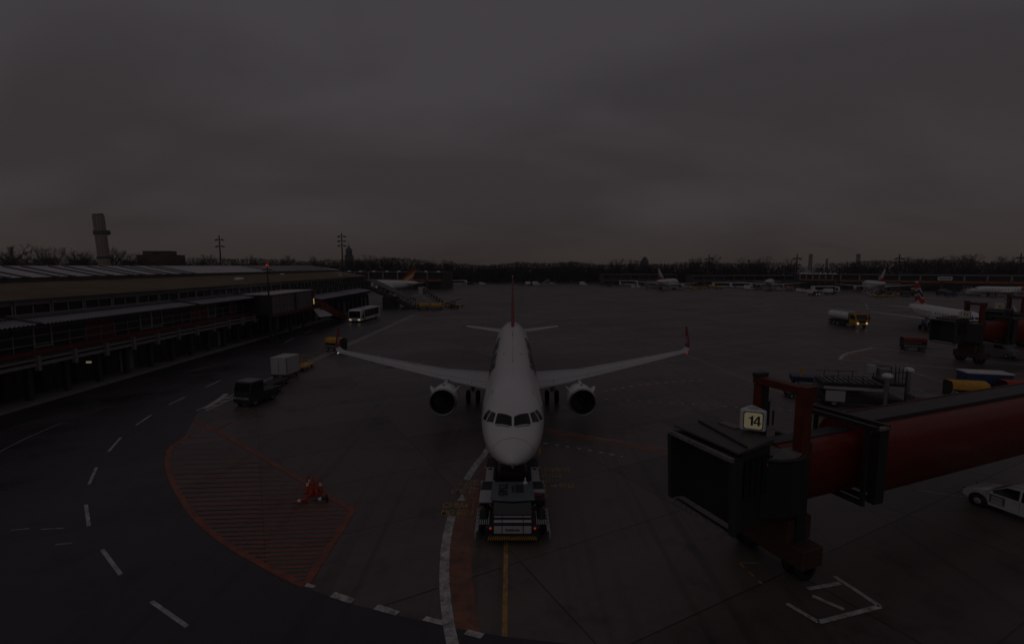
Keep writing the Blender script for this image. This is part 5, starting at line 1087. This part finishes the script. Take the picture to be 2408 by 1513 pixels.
# ---- white car at the lower right edge
def car(label, loc, rz):
    t = thing('passenger_car', label, 'car', loc, rz); cw = mat('car_white', (.66, .66, .68), .25, var=.03, coat=.6)
    prof = [(-2.15, .45), (-2.12, .72), (-1.95, .86), (-1.2, 1.0), (-.95, 1.06), (-.25, 1.52), (.3, 1.63), (1.2, 1.62), (1.75, 1.5), (2.12, 1.1), (2.18, .7), (2.15, .4), (1.85, .3), (-1.85, .3)]
    secs = []
    for x, k in ((-.88, .0), (-.775, .6), (-.69, 1.0), (0, 1.04), (.69, 1.0), (.775, .6), (.88, 0)):
        secs.append([(x, y * (1 - .03 * abs(x)) + (0.06 * abs(x) ** 2 if y < -1.5 else 0), z if z < 1.02 else 1.02 + (z - 1.02) * k) for y, z in prof])
    b = MB().loft(secs); body = b.part('body', cw, t); 
    gh = []
    for sd in (-1, 1):
        gl = lambda y, z: (sd * (.897 - max(0, z - 1.02) * .30), y, z)
        mb = MB().add([gl(-.95, 1.03), gl(.33, 1.03), gl(.30, 1.53), gl(-.22, 1.48)], [(0, 1, 2, 3)]); mb.part('front_side_window', glass, t); mb = MB().add([gl(.43, 1.03), gl(1.2, 1.03), gl(1.18, 1.53), gl(.40, 1.53)], [(0, 1, 2, 3)]); mb.part('rear_side_window', glass, t); MB().add([gl(1.28, 1.03), gl(1.9, 1.05), gl(1.6, 1.5), gl(1.26, 1.53)], [(0, 1, 2, 3)]).part('quarter_window', glass, t)
        MB().bb(min(sd * .87, sd * .90), max(sd * .87, sd * .90), .1, .32, .86, .9).part('door_handle', lgrey, t); MB().bb(min(sd * .87, sd * .90), max(sd * .87, sd * .90), 1.0, 1.2, .86, .9).part('door_handle', lgrey, t)
        for y in (-1.0, .38, 1.3): MB().bb(min(sd * .872, sd * .889), max(sd * .872, sd * .889), y - .008, y + .008, .38, 1.02).part('door_gap', grey, t)
        MB().box((sd * 1.0, -.75, 1.06), (.2, .1, .14)).part('door_mirror', cw, t, .03); MB().lathe([(-.1, .001), (-.08, .42), (.08, .42), (.1, .001)], (sd * .84, -1.32, .34), axis='X', n=20).part('wheel_arch', black, t); MB().lathe([(-.1, .001), (-.08, .42), (.08, .42), (.1, .001)], (sd * .84, 1.35, .34), axis='X', n=20).part('wheel_arch', black, t)
        MB().add([(sd * .892, -.85, .48), (sd * .892, -.2, .48), (sd * .892, -.2, .92), (sd * .892, -.85, .92)], [(0, 1, 2, 3)]).part('door_sign', tug_blue, t)
        rot = (PI / 2, 0, PI / 2 if sd > 0 else -PI / 2)
        for tx, z, sz in (('FOLLOW', .82, .13), ('MARSHAL', .68, .12), ('APRON', .56, .1)): pass
        for z in (.82, .72, .62, .55): MB().add([(sd * .896, -.76, z - .025), (sd * .896, -.3, z - .025), (sd * .896, -.3, z + .015), (sd * .896, -.76, z + .015)], [(0, 1, 2, 3)]).part('sign_line', white, t)
    MB().add([(-.74, -.98, 1.06), (.74, -.98, 1.06), (.60, -.27, 1.52), (-.60, -.27, 1.52)], [(0, 1, 2, 3)]).part('windscreen', glass, t).location = (0, -.03, .02)
    for sd in (-1, 1): MB().bar((sd * .6, -.1, 1.66), (sd * .6, 1.5, 1.64), .05).part('roof_rail', lgrey, t); MB().box((sd * .66, -2.0, .74), (.34, .2, .14), rz=sd * .3).part('headlight', glass, t)
    MB().bb(-.5, .5, -2.19, -2.1, .45, .66).part('grille', black, t); wheels(t, [(sd * .84, y) for sd in (-1, 1) for y in (-1.32, 1.35)], .33, .24); return t
car('white estate car with dark door sign at the lower right edge', (26.75, 24.75, 0), rad(200))
# ---- fuel truck
FT = thing('fuel_truck', 'white tanker lorry with yellow cab and lit headlights on the open apron', 'truck', (73.6, 107.5, 0), rad(2)); FT.scale = (1.12, 1.05, 1.08)
MB().prof_x([(-4.1, .5), (-2.1, .5), (-2.1, 2.7), (-3.6, 2.75), (-4.05, 1.7)], -1.2, 1.2).part('cab', yellow, FT, .08); MB().quad((-1.08, -4.1, 1.62), (1.08, -4.1, 1.62), (1.0, -3.68, 2.6), (-1.0, -3.68, 2.6)).part('windscreen', glass, FT).location.y = -.03
MB().bb(-1.22, 1.22, -4.16, -4.06, .55, .95).part('bumper', yellow, FT); lamps(FT, [(sd * .85, -4.18, .9) for sd in (-1, 1)], .2, lamp_w); MB().bb(-.8, .8, -4.13, -4.08, 1.0, 1.45).part('grille', dark, FT)
for sd in (-1, 1): MB().quad((sd * 1.215, -3.6, 1.6), (sd * 1.215, -2.4, 1.6), (sd * 1.215, -2.4, 2.5), (sd * 1.215, -3.4, 2.5)).part('side_window', glass, FT); MB().bb(sd * 1.45 - .1, sd * 1.45 + .1, -4.0, -3.9, 1.6, 2.3).part('mirror', dark, FT)
MB().bb(1.25, 2.1, -3.2, -3.12, .8, 2.5).part('open_door', orange, FT)
tk_ = [[Vector((1.25 * math.cos(a) * (1 if abs(math.cos(a)) < .9 else .98), y, 2.0 + .95 * math.sin(a))) for a in [2 * PI * i / 20 for i in range(20)]] for y in (-1.7, 4.4)]
TK = MB().loft(tk_).part('tank', white, FT, .08); MB().bb(-.5, .5, -1.4, 4.1, 2.93, 3.02).part('walkway', lgrey, TK); MB().bar((.5, -1.4, 3.3), (.5, 4.1, 3.3), .05).part('top_rail', lgrey, TK)
for y in (-.5, 2.5): MB().cyl((0, y, 3.0), (0, y, 3.12), .25, n=12).part('hatch', lgrey, TK)
MB().bb(-1.0, 1.0, -2.1, 4.4, .55, 1.0).part('chassis', dark, FT); MB().bb(-1.15, 1.15, -2.05, -1.75, .6, 2.8).part('pump_cabinet', dark, FT); MB().bb(-1.2, -1.0, -1, 1.2, .5, 1.1).part('hose_box', dark, FT); wheels(FT, [(sd * 1.05, y) for sd in (-1, 1) for y in (-3.2, 2.4, 3.6)], .48, .3); MB().cyl((0, -2.9, 2.76), (0, -2.9, 2.92), .14, n=10).part('beacon', orange, FT)
# ---- bus and the train of carts along the road edge
bus('white apron bus with lit headlights driving beside the terminal', (-35.8, 119.5, ZA), rad(-5), lit=True)
TT = thing('tow_tractor', 'dark boxy cab tractor nearest the viewer beside the painted ladder line', 'tractor', (-24.6, 46.2, 0), rad(-16), 'tow tractors')
MB().bb(-.95, .95, -1.7, 1.9, .35, 1.0).part('chassis', dark, TT, .05); MB().prof_x([(-1.65, 1.0), (.15, 1.0), (.15, 2.3), (-1.35, 2.3), (-1.6, 1.5)], -.92, .92).part('cab', dark, TT, .06); MB().quad((-.82, -1.63, 1.5), (.82, -1.63, 1.5), (.8, -1.40, 2.2), (-.8, -1.40, 2.2)).part('windscreen', glass, TT).location.y = -.02
for sd in (-1, 1): MB().quad((sd * .93, -1.35, 1.45), (sd * .93, .0, 1.45), (sd * .93, .0, 2.15), (sd * .93, -1.2, 2.15)).part('side_window', glass, TT)
MB().bb(-.9, .9, -1.32, .12, 2.3, 2.36).part('cab_roof', grey, TT); MB().bb(-.9, .9, -1.74, -1.7, .75, .95).part('grille_band', grey, TT); MB().bb(-.85, .85, .25, 1.9, 1.0, 1.15).part('rear_deck', dark, TT)
wheels(TT, [(sd * .85, y) for sd in (-1, 1) for y in (-1.0, 1.2)], .42); lamps(TT, [(sd * .65, -1.76, .85) for sd in (-1, 1)], .09, lgrey)
for i, (x, y) in enumerate(((-25.3, 49.6), (-26.0, 53.0))): dolly(('dark empty dolly right behind the dark tow tractor', 'dark empty dolly in front of the white container')[i], (x, y, 0), rad(-12))
dolly('dolly carrying the white container on the road edge', (-26.7, 57.2, 0), rad(-8)); container('large white container box on a dolly behind the dark tractor', (-26.7, 57.2, .56), rad(-8), mat('container_white', (.52, .50, .50), .5, var=.15), 2.0, 2.7, 2.0)
dolly('yellow railed dolly behind the white container', (-26.6, 61.6, 0), rad(-4), yellow, True)
covered_cart('yellow tarpaulin baggage cart behind the left winglet', (-27.2, 75.5, 0), rad(62))
# ---- gear round the covered stair
stairs('tall passenger stairs with ribbed canopy at the foot of the covered walkway', (-24.2, 151, 0), rad(66), True, 4.2); stairs('open passenger stairs between the covered walkway and the ribbed stairs', (-28.8, 157, 0), rad(56), False, 3.4)
covered_cart('yellow covered cart in front of the ribbed stairs, left of two', (-26.3, 146.5, 0), rad(-70)); covered_cart('yellow covered cart in front of the ribbed stairs, right of two', (-22.6, 145.8, 0), rad(-75))
belt_loader('yellow belt loader right of the ribbed stairs', (-19.5, 156, 0), rad(-80)); dolly('railed dolly behind the yellow belt loader', (-17.2, 159, 0), rad(80), yellow, True); tractor('dark tractor right of the ribbed stairs', (-18.0, 151.5, 0), rad(80), dark)
cone('single red cone right of the ribbed stairs', (-16.0, 150.5, 0), None)
# ---- cones
for i, (px, py) in enumerate(((724, 1156), (732, 1163), (738, 1153), (745, 1161), (754, 1156), (727, 1148))): c = G(px, py); cone('red traffic cone in the cluster on the red hatched zone', (c.x, c.y, ZH + .002), 'cones on the hatched zone').scale = (1.0, 1.0, 1.35)
def fallen(label, px, py, m):
    t = cone(label, G(px, py, .2), None, m); t.rotation_euler = (rad(92), 0, rad(-60)); t.scale = (1.1, 1.1, 1.2)
fallen('fallen red cone lying in front of the cone cluster on the hatched zone', 722, 1172, cone_red); fallen('toppled dark cone right of the cone cluster on the hatched zone', 770, 1168, dark)
for px, py in ((2299, 891), (2303, 893), (2308, 890), (2311, 894), (2317, 892), (2321, 894)): c = G(px, py); cone('red traffic cone in the cluster beyond the blue container', (c.x, c.y, .013), 'cones beside stand line').scale = (1.5, 1.5, 1.9)
for px, py in ((2285, 893), (2345, 893)): 
    t = cone(('yellow cone lying left of the far cone cluster', 'yellow cone lying right of the far cone cluster')[px > 2300], G(px, py, .16), None, yellow); t.rotation_euler = (rad(90), 0, rad(70))
# ---- gear behind the near bridge
LD = thing('container_loader', 'dark container loader with railed platforms behind the near bridge', 'loader', (32.6, 45.3, 0), rad(74))
MB().bb(-1.5, 1.5, -3.0, 3.4, .5, 1.1).part('chassis', dark, LD, .05); MB().bb(-1.35, 1.35, -1.4, 3.4, 2.0, 2.3).part('main_platform', dark, LD); MB().bb(-1.5, 1.5, -3.1, -1.5, 2.3, 2.55).part('front_platform', dark, LD)
for i in range(9): MB().bar((-1.3, -1.1 + .5 * i, 2.36), (1.3, -1.1 + .5 * i, 2.36), .09).part('roller', steel, LD)
for sd in (-1, 1):
    MB().bar((sd * 1.4, -1.0, 1.0), (sd * 1.4, 2.6, 2.1), .14).part('scissor_arm', dark, LD); MB().bar((sd * 1.4, 2.6, 1.0), (sd * 1.4, -1.0, 2.1), .14).part('scissor_arm', dark, LD); MB().bb(min(sd * 1.5, sd * 1.56), max(sd * 1.5, sd * 1.56), -1.4, 3.4, 1.75, 2.0).part('side_rail', lgrey, LD)
    for y in (-3.0, -2.2, -1.6): MB().bar((sd * 1.45, y, 2.5), (sd * 1.45, y, 3.6), .06).part('rail_post', dark, LD)
    MB().bar((sd * 1.45, -3.0, 3.6), (sd * 1.45, -1.6, 3.6), .06).part('handrail', dark, LD); MB().bar((sd * 1.45, -3.0, 3.05), (sd * 1.45, -1.6, 3.05), .05).part('handrail', dark, LD)
    for y in (.2, 1.4, 2.6): MB().bar((sd * 1.3, y, 2.3), (sd * 1.3, y, 3.0), .05).part('rail_post', dark, LD)
    MB().bar((sd * 1.3, -.2, 3.0), (sd * 1.3, 3.3, 2.9), .05).part('handrail', dark, LD)
for i in range(4): MB().bar((-1.45 + .72 * i, -3.05, 2.5), (-1.45 + .72 * i, -3.05, 3.9), .05).part('rail_post', dark, LD)
MB().bar((-1.45, -3.05, 3.9), (.72, -3.05, 3.9), .05).part('handrail', lgrey, LD); MB().bb(.2, 1.2, -2.4, -1.7, 2.55, 3.5).part('operator_stand', grey, LD); MB().bb(.9, 1.5, -1.6, -.9, 3.0, 3.7).part('control_box', lgrey, LD)
MB().bb(-1.53, -1.5, 1.6, 3.2, .6, 1.6).part('side_panel', lgrey, LD); MB().bb(1.5, 1.55, 1.5, 3.3, .55, 1.65).part('side_panel', lgrey, LD); wheels(LD, [(sd * 1.25, y) for sd in (-1, 1) for y in (-2.2, 2.4)], .45, .3)
for x, y, h_, lb in ((32.9, 42.4, 3.35, 'steel lamp post with white cap in front of the container loader, shorter of two'), (36.2, 44.2, 3.5, 'steel lamp post with white cap right of the container loader, taller of two')):
    t = thing('capped_post', lb, 'post', (x, y, 0)); MB().cyl((0, 0, 0), (0, 0, h_), .19, n=14).part('post', steel, t); MB().lathe([(h_, .42), (h_ + .14, .44), (h_ + .34, .24), (h_ + .36, .01)], axis='Z', n=8, smooth=False).part('cap', white, t); MB().lathe([(h_ - .02, .01), (h_, .42)], axis='Z', n=8).part('cap_underside', lgrey, t)
dolly('dolly under the dark lettered cargo container', (35.2, 40.6, 0), rad(75), rails=False); container('dark cargo container with white lettered strips behind the near bridge', (35.2, 40.6, .56), rad(-16), mat('container_dark', (.15, .13, .13), .5, var=.2), 2.6, 1.55, 1.6, (('AKH 05521 AF', 1.3), ('AIRFRANCE /', .95)))
dolly('dark dolly with raised sides standing alone on the apron', (32.6, 53.6, 0), rad(72), navy); MB().bb(-.85, .85, -1.5, 1.5, .55, .95).part('load', navy, [o for o in bpy.data.objects if o.get('label') == 'dark dolly with raised sides standing alone on the apron'][0])
tp_ = thing('warning_tripod', 'small yellow warning tripod standing on the lone dark dolly', 'sign', (31.9, 53.4, .96)); 
for a in (0, 2.1, 4.2): MB().bar((.28 * math.cos(a), .28 * math.sin(a), 0), (0, 0, 1.15), .07).part('leg', yellow, tp_)
dolly('low dark dolly left of the container loader', (28.9, 48.2, 0), rad(80), dark); tractor('grey tractor partly hidden right of the dark cargo container', (39.2, 41.6, 0), rad(75), grey)
dolly('railed grey dolly behind the near bridge roof', (39.5, 44.6, 0), rad(75), lgrey, True); covered_cart('yellow tarpaulin baggage cart behind the near bridge roof', (44.0, 46.8, 0), rad(76)); van('white van with only its roof showing over the near bridge', (45.2, 42.6, 0), rad(75))
BC = thing('box_trailer', 'dark blue box trailer with white roof near the red cones', 'trailer', (48.4, 49.6, 0), rad(74)); MB().bb(-.95, .95, -1.9, 1.9, .5, 2.2).part('box', blue, BC, .04); MB().bb(-1.0, 1.0, -1.95, 1.95, 2.2, 2.3).part('roof', white, BC); MB().bb(-.9, .9, -1.93, -1.9, .8, 1.9).part('end_door', lgrey, BC); wheels(BC, [(sd * .8, y) for sd in (-1, 1) for y in (-1.2, 1.2)], .3); MB().bar((0, -1.9, .45), (0, -3, .35), .08).part('drawbar', dark, BC)
covered_cart('red tarpaulin baggage cart below the blue box trailer', (49.3, 46.9, 0), rad(78), mat('red_tarp', (.42, .05, .02), .6, var=.25, bump=.5)); tractor('dark tractor at the right edge beyond the near bridge', (55.0, 50.2, 0), rad(70), dark)
# ---- vehicles by the middle bridge and regional jet
VN = van('dark van with white bonnet under the middle distance bridge', (70.2, 70.5, 0), rad(20), grey); covered_cart('red covered cart left of the middle distance bridge cab', (62.5, 76.0, 0), rad(70), bridge_red)
belt_loader('grey belt loader beside the regional jet', (88.5, 92.5, 0), rad(60), lgrey)
PW = thing('person', 'person in yellow safety jacket standing on the red bridge roof at the right', 'person', G(2383, 780, 5.85)); 
def person(t, jacket, trousers):
    me = bpy.data.meshes.new('body'); J = [(0, 0, .95), (0, 0, 1.2), (0, 0, 1.42), (0, 0, 1.54), (0, 0, 1.68), (.19, 0, 1.40), (.27, -.03, 1.15), (.25, -.12, .93), (-.19, 0, 1.40), (-.28, .02, 1.14), (-.26, -.08, .92), (.1, 0, .9), (.12, -.02, .5), (.13, .02, .08), (.13, -.14, .04), (-.1, 0, .9), (-.12, .02, .5), (-.13, .05, .08), (-.13, -.12, .04)]
    E_ = [(0, 1), (1, 2), (2, 3), (3, 4), (2, 5), (5, 6), (6, 7), (2, 8), (8, 9), (9, 10), (0, 11), (11, 12), (12, 13), (13, 14), (0, 15), (15, 16), (16, 17), (17, 18)]
    R_ = [.15, .15, .16, .06, .10, .08, .06, .045, .08, .06, .045, .11, .075, .05, .05, .11, .075, .05, .05]
    me.from_pydata(J, E_, []); o = bpy.data.objects.new('body', me); COL.objects.link(o); o.parent = t
    md = o.modifiers.new('skin', 'SKIN'); 
    for i, r_ in enumerate(R_): me.skin_vertices[0].data[i].radius = (r_, r_ * .8); me.skin_vertices[0].data[i].use_root = i == 0
    s_ = o.modifiers.new('sub', 'SUBSURF'); s_.levels = 1; s_.render_levels = 2; me.materials.append(trousers)
    MB().lathe([(.85, .2), (1.0, .21), (1.25, .2), (1.42, .2), (1.5, .1)], axis='Z', n=14).part('jacket', jacket, t).scale = (1, .8, 1); MB().lathe([(1.6, .125), (1.7, .13), (1.79, .09), (1.82, .01)], axis='Z', n=12).part('hair', black, t)
hv = mat('hi_vis', (.65, .50, .03), .6, var=.1); person(PW, hv, dark)
# the roof gear where that person stands
RB = thing('roof_rack', 'white framed red panel rack on the roof of the right bridge', 'rack', (84.9, 80.9, 5.57), rad(8))
for i in range(3): MB().bb(-.7, .7, -.05, .05, .25 + .5 * i, .7 + .5 * i).part('red_panel', wall_red, RB)
for x in (-.75, .75): MB().bb(x - .05, x + .05, -.07, .07, 0, 1.9).part('frame_post', lgrey, RB)
MB().bb(-.8, .8, -.07, .07, 1.8, 1.9).part('frame_top', lgrey, RB)
PW.location = (83.9, 80.8, 5.57)
# ---- rows of vehicles on the far stands
def P(px, py): c = G(px, py); return (c.x, c.y, Z0)
bus('distant white bus left of the middle fin', P(1078, 668.5), rad(95)); van('distant dark van right of the bus left of the middle fin', P(1106, 670), rad(90), dark); van('distant white van next to the middle fin on its left', P(1135, 670), rad(80)); covered_cart('distant dark cart just right of the middle fin', P(1225, 671), rad(85), dark)
van('distant box van left of the far white stairs', P(1245, 671.5), rad(85), dark, True); van('distant white box van just left of the far white stairs', P(1262, 671), rad(60), white, True); stairs('distant white passenger stairs right of the middle fin', P(1281, 670), rad(-75), False, 3.4, lgrey, white); van('distant grey van right of the far white stairs', P(1300, 670), rad(90), lgrey)
van('lone white van on the far apron', P(1373, 671.5), rad(70), white, True); tractor('distant tractor left of the two overlapping buses', P(1432, 674), rad(80), dark); dolly('distant railed dolly left of the two overlapping buses', P(1448, 674.5), rad(80), grey, True)
bus('distant bus behind the pale railed carts, left of the red-root airliner', P(1478, 670), rad(88)); container('distant white container before the far bus', P(1488, 676), rad(10), white); container('distant white container right beside another before the far bus', P(1500, 676), rad(10), white); bus('distant bus partly behind another, left of the red-root airliner', P(1515, 667.5), rad(92))
stairs('distant stairs at the rear door of the red-root airliner', P(1545, 678.5), rad(-70), False, 3.0, lgrey, lgrey); stairs('distant stairs left of the red-root airliner wing', P(1528, 678), rad(70), False, 2.8, lgrey, dark); van('distant white van under the wing of the red-root airliner', P(1573, 676), rad(0))
van('distant silver van right of the red-root airliner', P(1618, 678), rad(40), lgrey); belt_loader('distant yellow belt loader under the red-root airliner', P(1634, 680), rad(80)); tractor('distant yellow tractor right of the red-root airliner', P(1652, 679), rad(80)); covered_cart('distant yellow cart right of the red-root airliner', P(1672, 677.5), rad(85), yellow); covered_cart('distant second yellow cart next to the pair of buses', P(1690, 680), rad(85), yellow)
bus('distant bus, left of the pair between two airliners', P(1700, 675), rad(86)); bus('distant bus, right of the pair between two airliners', P(1742, 676), rad(84))
covered_cart('distant dark cart left of the squarely seen airliner', P(1847 - 70, 681), rad(80), dark); van('distant grey van left of the squarely seen airliner', P(1762, 682), rad(60), lgrey, True); van('distant van right under the wing of the squarely seen airliner', P(1836, 683), rad(60), lgrey); covered_cart('distant orange cart right of the squarely seen airliner', P(1854, 683), rad(85), orange); belt_loader('distant belt loader right of the squarely seen airliner', P(1868, 684), rad(80), grey)
van('distant white van right of the squarely seen airliner wing', P(1885, 687), rad(30)); van('van with bright headlights driving towards the viewer on the far apron', P(1913, 695), rad(12), dark, True, lit=True); bus('distant bus behind the van with bright headlights', P(1940, 686), rad(84)); van('distant dark van right of the bright headlights', P(1952, 692), rad(85), dark, True)
stairs('white passenger stairs at the rear of the third distant airliner', P(2052, 696), rad(-62), False, 3.2, lgrey, white); stairs('second passenger stairs further along the third distant airliner', P(2036, 691), rad(-60), False, 3.0, lgrey, white); tractor('yellow tractor below the third distant airliner', P(2068, 698.5), rad(80)); tractor('olive tractor right of the yellow tractor below the third distant airliner', P(2092, 698), rad(80), yellow); belt_loader('yellow belt loader under the third distant airliner', P(2112, 694), rad(85)); covered_cart('dark covered cart right of the third distant airliner', P(2128, 697), rad(85), dark); van('dark van behind the flag finned jet fin', P(2140, 696), rad(85), dark); covered_cart('yellow covered cart behind the third distant airliner wing', P(2147, 686), rad(85), yellow)
van('dark van left of the stairs before the far right terminal', P(2216, 694), rad(85), dark); van('blue van in front of the far right terminal', P(2236, 697), rad(85), blue); van('grey van beside the blue van before the far right terminal', P(2222, 689), rad(80), grey); stairs('open passenger stairs parked before the far right terminal', P(2270, 693), rad(-80), False, 3.2, lgrey, lgrey); van('white box van right of the stairs before the far right terminal', P(2290, 694.5), rad(80), lgrey, True); covered_cart('red cart left of the orange engined jet', P(2332, 698), rad(85), wall_red); belt_loader('grey belt loader under the orange engined jet', P(2380, 703), rad(85), lgrey)
# ------------------------------------------------------------------ thin haze volume, added to lift the far darks
hzm = bpy.data.materials.new('lifting_haze'); hzm.use_nodes = True; t_ = hzm.node_tree; t_.nodes.clear(); o_ = t_.nodes.new('ShaderNodeOutputMaterial'); v_ = t_.nodes.new('ShaderNodeVolumePrincipled')
v_.inputs['Color'].default_value = (.9, .88, .9, 1); v_.inputs['Density'].default_value = 0.00022; v_.inputs['Anisotropy'].default_value = 0.2; t_.links.new(v_.outputs[0], o_.inputs['Volume'])
hb = MB().bb(-900, 900, -60, 1700, -1.2, 110).part('haze', hzm); hb['kind'] = 'stuff'; hb['label'] = 'thin haze added over the whole airfield to lift the far darks'

# smoke drifting off the far stack
smk = bpy.data.materials.new('stack_smoke'); smk.use_nodes = True; t_ = smk.node_tree; t_.nodes.clear(); o_ = t_.nodes.new('ShaderNodeOutputMaterial'); v_ = t_.nodes.new('ShaderNodeVolumePrincipled')
v_.inputs['Color'].default_value = (.35, .33, .34, 1); v_.inputs['Density'].default_value = 0.006; t_.links.new(v_.outputs[0], o_.inputs['Volume'])
secs = []
for px, py, r_ in ((2019, 597, 3), (2008, 591, 6), (1990, 586, 8), (1962, 580, 10), (1930, 575, 11), (1900, 571, 8), (1880, 569, 2)):
    c = AT(px, py, 1500); secs.append([c + Vector((0, r_ * math.cos(a), r_ * math.sin(a))) for a in [2 * PI * i / 12 for i in range(12)]])
pl = MB().loft(secs).part('smoke_plume', smk); pl['kind'] = 'stuff'; pl['label'] = 'thin dark smoke drifting left from the far stack'
